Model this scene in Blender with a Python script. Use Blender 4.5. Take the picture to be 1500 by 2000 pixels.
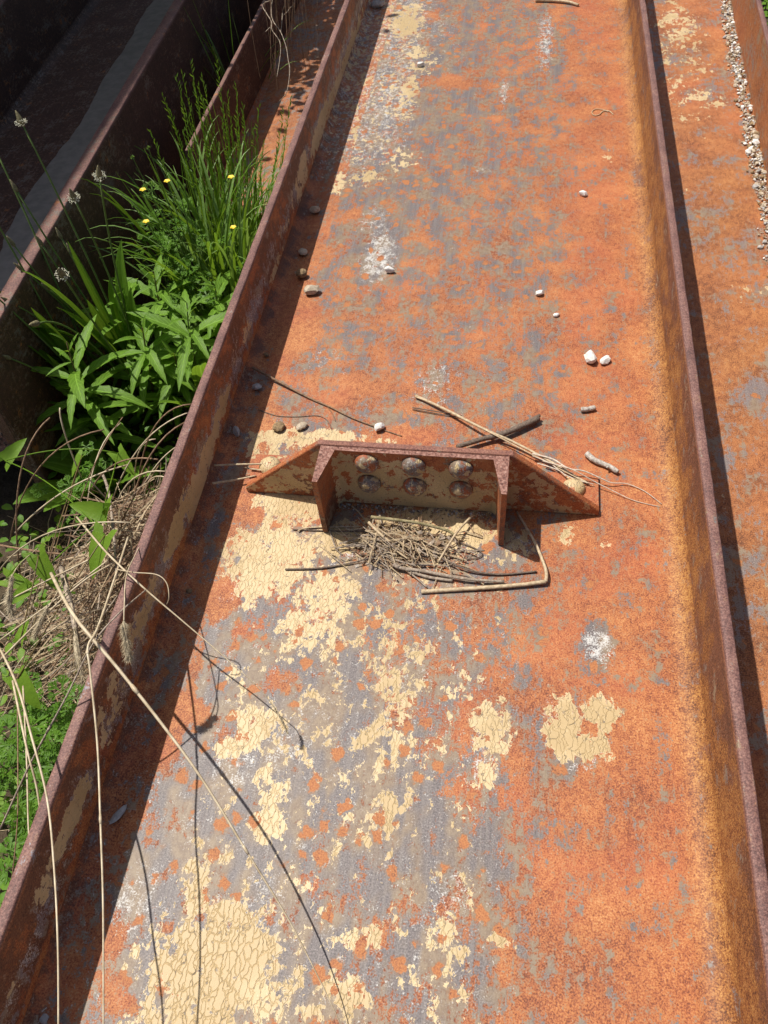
import bpy, bmesh, math, random
import numpy as np
from mathutils import Vector, Matrix, noise as mnoise

# ------------------------------------------------------------------ clear
for o in list(bpy.data.objects):
    bpy.data.objects.remove(o, do_unlink=True)
scene = bpy.context.scene
COL = scene.collection
random.seed(7)
RNG = np.random.default_rng(11)

# ------------------------------------------------------------------ camera
cam_data = bpy.data.cameras.new('camera')
cam = bpy.data.objects.new('camera', cam_data)
COL.objects.link(cam)
scene.camera = cam
RX = Vector((0.98848, 0.13176, -0.07447))
UP = Vector((-0.06097, 0.79702, 0.60087))
FW = Vector((-0.13852, 0.58941, -0.79587))
m = Matrix((RX, UP, -FW)).transposed().to_4x4()
m.translation = (0.0814, -0.8673, 1.1101)
cam.matrix_world = m
cam_data.sensor_fit = 'VERTICAL'
cam_data.sensor_height = 24.0
cam_data.lens = 1576.0 / 2000.0 * 24.0
cam_data.clip_start = 0.02
cam_data.clip_end = 500.0
scene.render.resolution_x, scene.render.resolution_y = 768, 1024

# ------------------------------------------------------------------ sky and sun
SUN_DIR = Vector((-0.437, 0.197, 1.0)).normalized()
world = bpy.data.worlds.new('World')
scene.world = world
world.use_nodes = True
wt = world.node_tree
wt.nodes.clear()
sky = wt.nodes.new('ShaderNodeTexSky')
sky.sky_type = 'NISHITA'
sky.sun_disc = False
sky.sun_elevation = math.asin(SUN_DIR.z)
sky.sun_rotation = math.atan2(SUN_DIR.x, SUN_DIR.y)
sky.air_density = 1.0
sky.dust_density = 3.0
sky.ozone_density = 0.4
bgn = wt.nodes.new('ShaderNodeBackground')
bgn.inputs['Strength'].default_value = 0.07
wo = wt.nodes.new('ShaderNodeOutputWorld')
wt.links.new(sky.outputs[0], bgn.inputs[0])
wt.links.new(bgn.outputs[0], wo.inputs[0])

sun_data = bpy.data.lights.new('sun', 'SUN')
sun_data.energy = 4.2
sun_data.angle = math.radians(0.55)
sun_data.color = (1.0, 0.95, 0.87)
sun = bpy.data.objects.new('sun', sun_data)
COL.objects.link(sun)
sun.rotation_euler = SUN_DIR.to_track_quat('Z', 'Y').to_euler()
sun.location = (-4, 2, 9)

scene.view_settings.view_transform = 'Standard'
scene.view_settings.look = 'None'
scene.view_settings.exposure = 0.36
scene.view_settings.gamma = 1.0
scene.view_settings.use_curve_mapping = False
if scene.render.engine != 'CYCLES':
    try:
        scene.render.engine = 'CYCLES'
    except Exception:
        pass

cy = scene.cycles
cy.max_bounces = 5; cy.diffuse_bounces = 3; cy.glossy_bounces = 2
cy.transmission_bounces = 3; cy.transparent_max_bounces = 6
cy.use_adaptive_sampling = True; cy.adaptive_threshold = 0.02
cy.use_denoising = True

GROUND_Z = -0.32
# ------------------------------------------------------------------ object helpers
def tag(o, label=None, cat=None, group=None, kind=None):
    if label: o['label'] = label
    if cat: o['category'] = cat
    if group: o['group'] = group
    if kind: o['kind'] = kind
    return o

def empty(name, loc=(0, 0, 0), rz=0.0):
    o = bpy.data.objects.new(name, None)
    o.empty_display_size = 0.05
    COL.objects.link(o)
    o.location = loc
    o.rotation_euler = (0, 0, rz)
    return o

def link(name, me, parent=None, loc=None, rot=None):
    o = bpy.data.objects.new(name, me)
    COL.objects.link(o)
    if parent is not None: o.parent = parent
    if loc is not None: o.location = loc
    if rot is not None: o.rotation_euler = rot
    return o

def mesh(name, verts, faces, mat, smooth=False):
    me = bpy.data.meshes.new(name)
    me.from_pydata([tuple(v) for v in verts], [], faces)
    for mm in (mat if isinstance(mat, (list, tuple)) else [mat]):
        me.materials.append(mm)
    if smooth:
        me.polygons.foreach_set('use_smooth', [True] * len(me.polygons))
    me.update()
    return me

class MB:
    """collects geometry for one mesh"""
    def __init__(s): s.v = []; s.f = []; s.mi = []
    def add(s, verts, faces, mi=0):
        n = len(s.v); s.v += [tuple(v) for v in verts]
        s.f += [tuple(i + n for i in f) for f in faces]; s.mi += [mi] * len(faces)
    def tube(s, pts, radii, sides=5, mi=0, cap=True):
        pts = [Vector(p) for p in pts]; n = len(pts)
        if not hasattr(radii, '__len__'): radii = [radii] * n
        t0 = (pts[1] - pts[0]).normalized()
        ref = Vector((0, 0, 1)) if abs(t0.z) < 0.9 else Vector((1, 0, 0))
        u = t0.cross(ref).normalized()
        vs = []; fs = []
        for i, p in enumerate(pts):
            t = (pts[min(i + 1, n - 1)] - pts[max(i - 1, 0)])
            if t.length < 1e-9: t = t0
            t = t.normalized()
            u = (u - t * u.dot(t))
            u = u.normalized() if u.length > 1e-6 else t.orthogonal().normalized()
            w = t.cross(u)
            for k in range(sides):
                a = 2 * math.pi * k / sides
                vs.append(p + (u * math.cos(a) + w * math.sin(a)) * radii[i])
        for i in range(n - 1):
            for k in range(sides):
                k2 = (k + 1) % sides
                fs.append((i * sides + k, i * sides + k2, (i + 1) * sides + k2, (i + 1) * sides + k))
        if cap:
            fs.append(tuple(range(sides - 1, -1, -1)))
            fs.append(tuple((n - 1) * sides + k for k in range(sides)))
        s.add(vs, fs, mi)
    def leaf(s, base, direc, up, length, width, curl=0.3, fold=0.25, seg=5, prof=None, mi=0, wav=0.0):
        """a blade: folded along the midrib, bending over its length; prof(t) is the half width"""
        d = Vector(direc).normalized(); up = Vector(up)
        up = (up - d * up.dot(d)); up = up.normalized() if up.length > 1e-6 else d.orthogonal().normalized()
        side = d.cross(up).normalized()
        p = Vector(base); vs = []; fs = []
        st = length / seg
        ang = 0.0
        for i in range(seg + 1):
            t = i / seg
            hw = width * 0.5 * (prof(t) if prof else math.sin(math.pi * min(1, t * 0.93 + 0.05)) ** 0.8)
            nn = up
            wz = wav * width * math.sin(i * 2.3 + length * 90)
            vs += [p - side * hw + nn * (hw * fold + wz), p, p + side * hw + nn * (hw * fold - wz)]
            a = curl / seg
            d2 = (d * math.cos(a) - up * math.sin(a)).normalized()
            up = (up * math.cos(a) + d * math.sin(a)).normalized()
            d = d2
            p = p + d * st
        for i in range(seg):
            b = i * 3
            fs += [(b, b + 1, b + 4, b + 3), (b + 1, b + 2, b + 5, b + 4)]
        s.add(vs, fs, mi)
        return p
    def build(s, name, mats, parent=None, smooth=False, loc=None, rot=None):
        me = mesh(name, s.v, s.f, mats, smooth)
        if any(s.mi): me.polygons.foreach_set('material_index', s.mi)
        return link(name, me, parent, loc, rot)

def copy_tree(o, parent=None):
    c = o.copy(); COL.objects.link(c); c.parent = parent
    for ch in list(o.children): copy_tree(ch, c)
    return c

# ------------------------------------------------------------------ material helpers
class G:
    def __init__(s, name):
        s.mat = bpy.data.materials.new(name); s.mat.use_nodes = True
        s.t = s.mat.node_tree; s.t.nodes.clear()
        s.out = s.t.nodes.new('ShaderNodeOutputMaterial')
        s.bsdf = s.t.nodes.new('ShaderNodeBsdfPrincipled')
        s.t.links.new(s.bsdf.outputs[0], s.out.inputs['Surface'])
    def n(s, typ, **kw):
        nd = s.t.nodes.new(typ)
        for k, v in kw.items(): setattr(nd, k, v)
        return nd
    def put(s, sock, v):
        if v is None: return
        if isinstance(v, bpy.types.NodeSocket): s.t.links.new(v, sock)
        else:
            if hasattr(sock.default_value, '__len__') and not hasattr(v, '__len__'): v = (v, v, v)
            if hasattr(v, '__len__') and len(v) == 3 and len(sock.default_value) == 4: v = (*v, 1)
            sock.default_value = v
    def coord(s): return s.n('ShaderNodeTexCoord').outputs['Object']
    def attr(s, name):
        a = s.n('ShaderNodeAttribute', attribute_name=name)
        sp = s.n('ShaderNodeSeparateColor'); s.t.links.new(a.outputs['Color'], sp.inputs[0])
        return sp.outputs[0], sp.outputs[1], sp.outputs[2], a.outputs['Alpha']
    def vmath(s, op, a, b=None):
        nd = s.n('ShaderNodeVectorMath', operation=op); s.put(nd.inputs[0], a)
        if b is not None: s.put(nd.inputs[1], b)
        return nd.outputs[0]
    def m(s, op, a, b=None, c=None):
        nd = s.n('ShaderNodeMath', operation=op); s.put(nd.inputs[0], a)
        if b is not None: s.put(nd.inputs[1], b)
        if c is not None: s.put(nd.inputs[2], c)
        return nd.outputs[0]
    def noise(s, vec, scale, detail=4, rough=0.6, dist=0.0, color=False):
        nd = s.n('ShaderNodeTexNoise'); s.put(nd.inputs['Vector'], vec)
        nd.inputs['Scale'].default_value = scale; nd.inputs['Detail'].default_value = detail
        nd.inputs['Roughness'].default_value = rough; nd.inputs['Distortion'].default_value = dist
        return nd.outputs['Color' if color else 'Fac']
    def vor(s, vec, scale, feature='F1', rnd=1.0):
        nd = s.n('ShaderNodeTexVoronoi', feature=feature); s.put(nd.inputs['Vector'], vec)
        nd.inputs['Scale'].default_value = scale; nd.inputs['Randomness'].default_value = rnd
        return nd
    def step(s, x, lo, hi):
        nd = s.n('ShaderNodeMapRange', interpolation_type='SMOOTHSTEP'); s.put(nd.inputs[0], x)
        nd.inputs[1].default_value = lo; nd.inputs[2].default_value = hi
        return nd.outputs[0]
    def mix(s, f, a, b, typ='MIX'):
        nd = s.n('ShaderNodeMix', data_type='RGBA', blend_type=typ)
        s.put(nd.inputs[0], f); s.put(nd.inputs[6], a); s.put(nd.inputs[7], b)
        return nd.outputs[2]
    def mixf(s, f, a, b):
        nd = s.n('ShaderNodeMix', data_type='FLOAT')
        s.put(nd.inputs[0], f); s.put(nd.inputs[2], a); s.put(nd.inputs[3], b)
        return nd.outputs[0]
    def ramp(s, f, stops):
        nd = s.n('ShaderNodeValToRGB'); s.put(nd.inputs[0], f)
        cr = nd.color_ramp
        while len(cr.elements) > 1: cr.elements.remove(cr.elements[-1])
        cr.elements[0].position = stops[0][0]; cr.elements[0].color = (*stops[0][1], 1)
        for p, c in stops[1:]:
            e = cr.elements.new(p); e.color = (*c, 1)
        return nd.outputs[0]
    def finish(s, col, rough, height=None, bump=0.5, dist=0.002, spec=0.4):
        s.put(s.bsdf.inputs['Base Color'], col); s.put(s.bsdf.inputs['Roughness'], rough)
        s.put(s.bsdf.inputs['Specular IOR Level'], spec)
        if height is not None:
            b = s.n('ShaderNodeBump'); b.inputs['Strength'].default_value = bump
            b.inputs['Distance'].default_value = dist
            s.put(b.inputs['Height'], height); s.t.links.new(b.outputs[0], s.bsdf.inputs['Normal'])
        return s.mat

def off(g, vec, o):
    return g.vmath('ADD', vec, o)

def painted_steel(name, streak=(1, 0.75, 1), grey_col=(0.112, 0.094, 0.092), seed=0.0, flake=105.0,
                  rust_stops=None, fur=0.0, flakes=True, redmix=0.20, stain=0.70):
    """old girder steel: rust, mill scale, primer specks and flaking cream paint.
    cov = (paint, scale, primer, fresh rust); tone = (brown, ochre, purple grain, red); nz = broad noise fields"""
    g = G(name)
    P = off(g, g.coord(), (seed, seed * 1.7, 0))
    warp = g.vmath('SCALE', g.vmath('SUBTRACT', g.noise(P, 75, 2, 0.6, color=True), (0.5, 0.5, 0.5)))
    warp.node.inputs['Scale'].default_value = 0.011
    Pw = g.vmath('ADD', P, warp)
    S = g.vmath('MULTIPLY', Pw, streak)
    cr, gr, wh, ru = g.attr('cov')
    br, oc, pu, rd = g.attr('tone')
    big, n1, f3, f4 = g.attr('nz')
    n2 = g.noise(off(g, S, (3.1, 1.2, 0)), 110, 4, 0.72)
    n3 = g.noise(P, 430, 2, 0.7)
    # ---- rust
    rstops = rust_stops or [(0.18, (0.115, 0.034, 0.015)), (0.36, (0.25, 0.072, 0.027)),
                            (0.50, (0.385, 0.130, 0.042)), (0.64, (0.455, 0.180, 0.058)), (0.82, (0.54, 0.28, 0.115))]
    rmix = g.m('ADD', g.m('MULTIPLY', n3, 0.52), g.m('ADD', g.m('MULTIPLY', n2, 0.36), g.m('MULTIPLY', big, 0.12)))
    rx = g.m('SUBTRACT', rmix, 0.5)
    rust = g.ramp(g.m('MULTIPLY_ADD', rx, 2.7, 0.5), rstops)
    rust = g.mix(g.m('MULTIPLY', g.step(f4, 0.45, 0.75), redmix), rust, (0.45, 0.095, 0.045))
    rust = g.mix(g.m('MULTIPLY', rd, 0.6), rust, (0.34, 0.078, 0.030))
    ochre = g.ramp(g.m('MULTIPLY_ADD', rx, 4.2, 0.5),
                   [(0.10, (0.070, 0.028, 0.012)), (0.40, (0.215, 0.085, 0.026)), (0.62, (0.315, 0.138, 0.036)), (0.92, (0.45, 0.24, 0.070))])
    rust = g.mix(oc, rust, ochre)
    brown = g.ramp(g.m('MULTIPLY_ADD', rx, 2.6, 0.5),
                   [(0.2, (0.060, 0.026, 0.017)), (0.5, (0.145, 0.056, 0.032)), (0.85, (0.25, 0.10, 0.048))])
    bmask = g.step(g.m('ADD', br, g.m('ADD', g.m('MULTIPLY', g.m('SUBTRACT', n1, 0.5), 1.0), g.m('MULTIPLY', g.m('SUBTRACT', n2, 0.5), 1.4))), 0.35, 0.65)
    rust = g.mix(bmask, rust, brown)
    grain = g.ramp(g.m('MULTIPLY_ADD', g.m('SUBTRACT', n3, 0.5), 1.6, g.m('MULTIPLY_ADD', n1, 0.5, 0.25)),
                   [(0.2, (0.085, 0.042, 0.038)), (0.5, (0.170, 0.080, 0.066)), (0.8, (0.275, 0.148, 0.118))])
    rust = g.mix(pu, rust, grain)
    rust = g.mix(g.m('MULTIPLY', g.m('SUBTRACT', 1.0, g.step(n3, 0.26, 0.36)), 0.5), rust, (0.085, 0.03, 0.016))
    # ---- mill scale
    sp = g.vor(g.vmath('ADD', Pw, g.vmath('MULTIPLY', warp, 0.7)), 42)
    spc = g.n('ShaderNodeSeparateColor'); g.t.links.new(sp.outputs['Color'], spc.inputs[0])
    srad = g.m('MULTIPLY', g.step(spc.outputs[0], 0.45, 1.0), 0.44)
    spd = g.m('SUBTRACT', g.m('ADD', sp.outputs['Distance'], g.m('MULTIPLY', g.m('SUBTRACT', n2, 0.5), 0.75)), srad)
    spot = g.m('SUBTRACT', 1.0, g.step(spd, -0.05, 0.03))
    spotrim = g.m('SUBTRACT', 1.0, g.step(spd, 0.0, 0.20))
    gv = g.m('ADD', gr, g.m('MULTIPLY', g.m('SUBTRACT', n1, 0.5), 1.25))
    gv = g.m('ADD', gv, g.m('MULTIPLY', g.m('SUBTRACT', n2, 0.5), 2.5))
    gv = g.m('ADD', gv, g.m('MULTIPLY', g.m('SUBTRACT', n3, 0.5), 1.1))
    lines = g.noise(g.vmath('MULTIPLY', P, (1.0, 0.03, 1.0)), 170, 2, 0.6)
    gv = g.m('ADD', gv, g.m('MULTIPLY', g.m('SUBTRACT', lines, 0.5), 0.7))
    gv = g.m('SUBTRACT', gv, g.m('MULTIPLY', ru, 1.1))
    gm = g.m('MULTIPLY', g.step(gv, 0.42, 0.64), g.m('SUBTRACT', 1.0, spot))
    gcol = g.mix(g.step(n3, 0.30, 0.72), tuple(c * 0.62 for c in grey_col), tuple(c * 1.8 for c in grey_col))
    gcol = g.mix(g.m('MULTIPLY', g.step(lines, 0.42, 0.66), 0.28), gcol, (0.27, 0.235, 0.205))
    gcol = g.mix(g.m('MULTIPLY', g.step(f3, 0.36, 0.66), stain), gcol, g.mix(g.step(n2, 0.4, 0.6), (0.20, 0.130, 0.072), (0.28, 0.200, 0.115)))
    gcol = g.mix(g.m('MULTIPLY', spotrim, 0.55), gcol, (0.22, 0.11, 0.045))
    rust = g.mix(g.m('MULTIPLY', g.m('MULTIPLY', spot, g.step(gv, 0.40, 0.60)), 0.75), rust, g.mix(g.step(n3, 0.35, 0.65), (0.36, 0.095, 0.020), (0.56, 0.205, 0.050)))
    col = g.mix(gm, rust, gcol)
    halo = g.m('MULTIPLY', g.m('MULTIPLY', g.step(gv, 0.28, 0.46), g.m('SUBTRACT', 1.0, gm)), 0.40)
    col = g.mix(halo, col, (0.27, 0.125, 0.055))
    # ---- primer specks
    wv = g.m('ADD', wh, g.m('MULTIPLY', g.m('SUBTRACT', g.noise(off(g, S, (5, 5, 1)), 85, 4, 0.75), 0.5), 2.4))
    wv = g.m('ADD', wv, g.m('MULTIPLY', g.m('SUBTRACT', n3, 0.5), 1.7))
    wm = g.m('MULTIPLY', g.step(wv, 0.56, 1.12), g.m('SUBTRACT', 1.0, g.m('MULTIPLY', spot, 0.9)))
    wm = g.m('MULTIPLY', wm, g.step(g.m('ADD', gm, cr), 0.0, 0.6))
    col = g.mix(g.m('MULTIPLY', wm, 0.85), col, (0.60, 0.59, 0.56))
    rough = g.mixf(gm, 0.64, 0.54)
    bstr = g.mixf(gm, 0.75, 0.30)
    h = g.m('ADD', g.m('MULTIPLY', n3, 0.35), g.m('MULTIPLY', n2, 0.55))
    if fur:
        h = g.m('ADD', h, g.m('MULTIPLY', g.noise(g.vmath('MULTIPLY', P, (0.6, 1.6, 0.6)), 210, 2, 0.75), fur))
    b1 = g.n('ShaderNodeBump'); b1.inputs['Distance'].default_value = 0.0020
    g.put(b1.inputs['Height'], h)
    last = b1
    if flakes:
        # ---- cream paint in flakes
        F = g.vmath('MULTIPLY', Pw, (1.0, 0.62, 1.0))
        fl = g.vor(F, flake)
        fc = g.n('ShaderNodeSeparateColor'); g.t.links.new(fl.outputs['Color'], fc.inputs[0])
        cn = g.noise(off(g, S, (1, 9, 2)), 46, 5, 0.72)
        cv = g.m('ADD', cr, g.m('MULTIPLY', g.m('SUBTRACT', fc.outputs[1], 0.5), 0.40))
        cv = g.m('ADD', cv, g.m('MULTIPLY', g.m('SUBTRACT', cn, 0.5), 3.0))
        cv = g.m('SUBTRACT', cv, g.m('MULTIPLY', spot, 0.25))
        cv = g.m('SUBTRACT', cv, g.m('MULTIPLY', ru, 0.9))
        cv = g.m('MULTIPLY', cv, g.step(cr, 0.02, 0.18))
        cm = g.step(cv, 0.515, 0.545)
        ck = g.vor(g.vmath('MULTIPLY', Pw, (1.0, 0.34, 1.0)), flake * 1.35, 'DISTANCE_TO_EDGE').outputs['Distance']
        ckn = g.m('ADD', ck, g.m('MULTIPLY', g.m('SUBTRACT', n2, 0.44), 0.34))
        crack = g.m('SUBTRACT', 1.0, g.step(ckn, 0.0, 0.030))
        ccol = g.mix(g.step(f4, 0.35, 0.65), (0.455, 0.330, 0.165), (0.56, 0.425, 0.235))
        ccol = g.mix(g.m('MULTIPLY', g.step(n3, 0.52, 0.72), 0.22), ccol, (0.42, 0.27, 0.13))
        ccol = g.mix(g.m('MULTIPLY', crack, 0.80), ccol, (0.115, 0.092, 0.072))
        edge = g.m('MULTIPLY', cm, g.m('SUBTRACT', 1.0, g.step(cv, 0.55, 0.66)))
        ccol = g.mix(g.m('MULTIPLY', edge, 0.35), ccol, (0.72, 0.60, 0.40))
        col = g.mix(cm, col, ccol)
        rough = g.mixf(cm, rough, 0.52)
        bstr = g.mixf(cm, bstr, 0.18)
        b2 = g.n('ShaderNodeBump'); b2.inputs['Distance'].default_value = 0.0016
        g.put(b2.inputs['Height'], g.step(ck, 0.0, 0.10))
        g.put(b2.inputs['Strength'], g.m('MULTIPLY', cm, 0.55))
        g.t.links.new(b1.outputs[0], b2.inputs['Normal'])
        last = b2
    g.put(b1.inputs['Strength'], bstr)
    g.t.links.new(last.outputs[0], g.bsdf.inputs['Normal'])
    return g.finish(col, rough, None, spec=0.45)

def simple(name, c1, c2, scale=40, rough=0.7, bump=0.3, dist=0.001, stretch=(1, 1, 1), spec=0.35, detail=4):
    g = G(name)
    P = g.vmath('MULTIPLY', g.coord(), stretch)
    n = g.noise(P, scale, detail, 0.65)
    col = g.mix(g.step(n, 0.3, 0.7), c1, c2)
    return g.finish(col, rough, n, bump, dist, spec)

def leafmat(name, c1, c2, rib=(0.2, 0.4, 0.1), rough=0.5, trans=0.35, scale=25):
    """leaf: thin sheet that lets some light through"""
    g = G(name)
    oi = g.n('ShaderNodeObjectInfo').outputs['Random']
    P = g.coord()
    n = g.noise(P, scale, 3, 0.6)
    col = g.mix(g.step(n, 0.3, 0.7), c1, c2)
    col = g.mix(g.m('MULTIPLY', oi, 0.45), col, tuple(c * 0.60 for c in c1))
    ax, al, kind, _ = g.attr('leafuv')
    ac = g.m('ABSOLUTE', g.m('SUBTRACT', ax, 0.5))
    midr = g.m('SUBTRACT', 1.0, g.step(ac, 0.015, 0.05))
    side = g.m('SINE', g.m('MULTIPLY', g.m('SUBTRACT', g.m('MULTIPLY', al, 9.0), g.m('MULTIPLY', ac, 5.0)), 6.283))
    para = g.m('SINE', g.m('MULTIPLY', ac, 44.0))
    vein = g.m('MULTIPLY', g.step(g.mixf(kind, side, para), 0.55, 0.95), g.step(ax, 0.02, 0.06))
    vein = g.m('MAXIMUM', g.m('MULTIPLY', vein, 0.35), g.m('MULTIPLY', midr, 0.7))
    col = g.mix(vein, col, tuple(min(1, c * 1.7 + 0.02) for c in c2))
    b = g.n('ShaderNodeBump'); b.inputs['Strength'].default_value = 0.4; b.inputs['Distance'].default_value = 0.002
    g.put(b.inputs['Height'], g.m('SUBTRACT', g.noise(P, 160, 2, 0.6), vein))
    g.put(g.bsdf.inputs['Base Color'], col); g.put(g.bsdf.inputs['Roughness'], rough)
    g.put(g.bsdf.inputs['Specular IOR Level'], 0.28)
    g.t.links.new(b.outputs[0], g.bsdf.inputs['Normal'])
    tr = g.n('ShaderNodeBsdfTranslucent'); g.put(tr.inputs['Color'], g.mix(0.5, col, (0.34, 0.52, 0.03)))
    ms = g.n('ShaderNodeMixShader'); ms.inputs[0].default_value = trans
    g.t.links.new(g.bsdf.outputs[0], ms.inputs[1]); g.t.links.new(tr.outputs[0], ms.inputs[2])
    g.t.links.new(ms.outputs[0], g.out.inputs['Surface'])
    return g.mat
CREAM = [(-0.226,-0.762,0.095,0.091,1), (-0.279,-0.655,0.022,0.031,0.75), (-0.224,-0.705,0.046,0.034,0.9), (-0.197,-0.568,0.029,0.05,0.8), (-0.046,-0.549,0.028,0.04,0.7), (-0.066,-0.58,0.027,0.019,0.6), (-0.053,-0.701,0.032,0.023,0.6), (-0.066,-0.761,0.04,0.031,0.72), (-0.13,-0.788,0.037,0.02,0.6), (0.05,-0.689,0.016,0.034,0.6), (0.058,-0.721,0.018,0.022,0.5), (0.087,-0.486,0.021,0.032,0.75), (0.12,-0.685,0.018,0.011,0.5), (-0.214,-0.518,0.025,0.021,0.7), (-0.058,-0.501,0.021,0.021,0.6), (0.04,-0.756,0.012,0.016,0.5), (-0.287,-0.818,0.037,0.02,0.7), (-0.289,-0.153,0.083,0.082,1), (-0.319,-0.202,0.043,0.059,0.9), (-0.18,-0.21,0.058,0.057,0.8), (-0.19,-0.274,0.073,0.063,0.65), (-0.214,-0.318,0.032,0.035,0.6), (-0.079,-0.288,0.047,0.053,0.5), (-0.034,-0.313,0.047,0.051,0.45), (-0.048,-0.37,0.045,0.073,0.58), (-0.059,-0.439,0.044,0.053,0.62), (-0.244,-0.448,0.045,0.042,0.85), (-0.27,-0.487,0.03,0.022,0.75), (-0.171,-0.404,0.03,0.04,0.45), (0.09,-0.414,0.032,0.047,0.85), (0.046,-0.35,0.023,0.041,0.4), (0.192,-0.404,0.026,0.047,1.05), (0.246,-0.375,0.026,0.028,1), (0.224,-0.427,0.038,0.021,1), (0.255,-0.083,0.012,0.008,0.8), (0.2,-0.071,0.017,0.031,0.5), (-0.293,-0.378,0.02,0.025,0.5), (-0.287,-0.421,0.012,0.032,0.6), (-0.286,-0.042,0.087,0.031,1), (-0.021,-0.071,0.121,0.053,0.9), (-0.183,-0.105,0.052,0.042,0.95), (-0.318,0.114,0.083,0.028,0.95), (-0.226,0.124,0.063,0.019,0.85), (-0.124,0.118,0.033,0.011,0.7), (-0.35,0.08,0.039,0.032,0.55), (0.027,-0.125,0.067,0.025,0.5), (0.117,-0.092,0.033,0.031,0.6), (-0.293,1.904,0.063,0.142,0.9), (-0.235,1.676,0.034,0.054,0.75), (-0.236,1.461,0.032,0.096,0.75), (-0.214,1.591,0.052,0.128,0.42), (-0.252,1.351,0.06,0.096,0.42), (-0.303,0.997,0.055,0.037,0.55), (-0.361,0.968,0.018,0.06,0.75), (-0.215,1.088,0.056,0.064,0.42), (0.299,1.102,0.015,0.036,0.45), (-0.366,1.325,0.043,0.113,0.4), (-0.423,1.597,0.047,0.196,0.35)]
GREY = [(-0.225,0.716,0.071,0.186,1), (-0.269,1.241,0.105,0.324,0.75), (-0.063,1.064,0.155,0.081,0.7), (0.066,1.041,0.126,0.093,0.55), (-0.098,0.519,0.066,0.051,0.6), (-0.037,0.439,0.063,0.08,0.6), (0.062,0.577,0.076,0.157,0.52), (-0.235,0.398,0.086,0.063,0.6), (-0.044,0.287,0.06,0.071,0.62), (-0.223,1.591,0.137,0.225,0.6), (0.162,1.61,0.044,0.416,0.65), (-0.002,1.375,0.084,0.342,0.5), (-0.266,0.15,0.059,0.021,0.8), (-0.185,-0.37,0.194,0.091,0.72), (-0.124,-0.496,0.201,0.093,0.82), (-0.006,-0.586,0.134,0.096,0.85), (0.096,-0.606,0.078,0.136,0.6), (-0.196,-0.608,0.082,0.083,0.8), (-0.338,-0.657,0.062,0.074,0.8), (0.153,-0.549,0.053,0.105,0.45), (0.168,-0.697,0.024,0.082,0.62), (-0.137,-0.174,0.08,0.049,0.85), (-0.096,-0.228,0.045,0.042,0.85), (-0.327,-0.349,0.044,0.038,0.6), (0.179,-0.457,0.042,0.036,0.75), (0.238,-0.27,0.03,0.056,0.85), (0.064,-0.312,0.091,0.051,0.52), (0.155,0.177,0.042,0.023,0.55), (0.251,-0.017,0.006,0.142,0.55), (0.271,-0.168,0.006,0.124,0.4), (-0.113,-0.748,0.125,0.081,0.75), (0.042,-0.729,0.092,0.065,0.75), (-0.28,-0.556,0.079,0.069,0.75), (0.252,-0.525,0.007,0.133,0.45), (0.191,1.808,0.091,0.209,0.4), (-0.445,1.838,0.099,0.22,0.6), (-0.345,0.242,0.062,0.057,0.4), (0.156,0.114,0.045,0.031,0.5), (0.092,0.353,0.06,0.089,0.42), (-0.034,0.682,0.069,0.132,0.5), (0.182,0.357,0.04,0.103,0.35), (-0.244,-0.791,0.062,0.041,0.7), (0.111,0.783,0.058,0.139,0.45), (-0.01,0.841,0.072,0.083,0.5)]
WHITE = [(-0.22,0.677,0.047,0.124,0.8), (-0.287,1.38,0.09,0.232,0.7), (-0.396,1.73,0.067,0.244,0.65), (-0.2,1.826,0.096,0.18,0.5), (0.138,1.741,0.03,0.255,0.75), (0.03,1.431,0.017,0.093,0.75), (-0.278,0.334,0.053,0.045,0.5), (-0.053,0.272,0.055,0.078,0.6), (-0.01,1.04,0.043,0.028,0.5), (-0.251,0.816,0.049,0.083,0.6), (-0.368,1.242,0.037,0.189,0.6), (-0.347,-0.695,0.044,0.065,0.62), (-0.262,-0.511,0.044,0.043,0.65), (-0.197,-0.467,0.044,0.06,0.6), (-0.348,-0.27,0.02,0.055,0.5), (-0.317,-0.357,0.026,0.034,0.55), (0.245,-0.269,0.027,0.036,0.95), (0.053,-0.642,0.032,0.036,0.6), (0.036,-0.673,0.051,0.034,0.5), (0.081,-0.474,0.031,0.043,0.6), (0.22,-0.445,0.048,0.033,0.55), (-0.125,-0.452,0.046,0.038,0.5), (-0.033,-0.347,0.061,0.05,0.5), (-0.183,-0.664,0.04,0.048,0.5), (-0.142,-0.144,0.043,0.022,0.65), (0.178,-0.382,0.043,0.047,0.5), (-0.244,-0.613,0.041,0.038,0.4), (-0.108,-0.63,0.08,0.037,0.35), (-0.296,1.692,0.11,0.341,0.55), (-0.138,1.653,0.061,0.165,0.4), (-0.178,-0.41,0.046,0.047,0.45), (0.117,-0.092,0.042,0.031,0.6), (-0.309,-0.587,0.035,0.04,0.45)]
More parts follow.
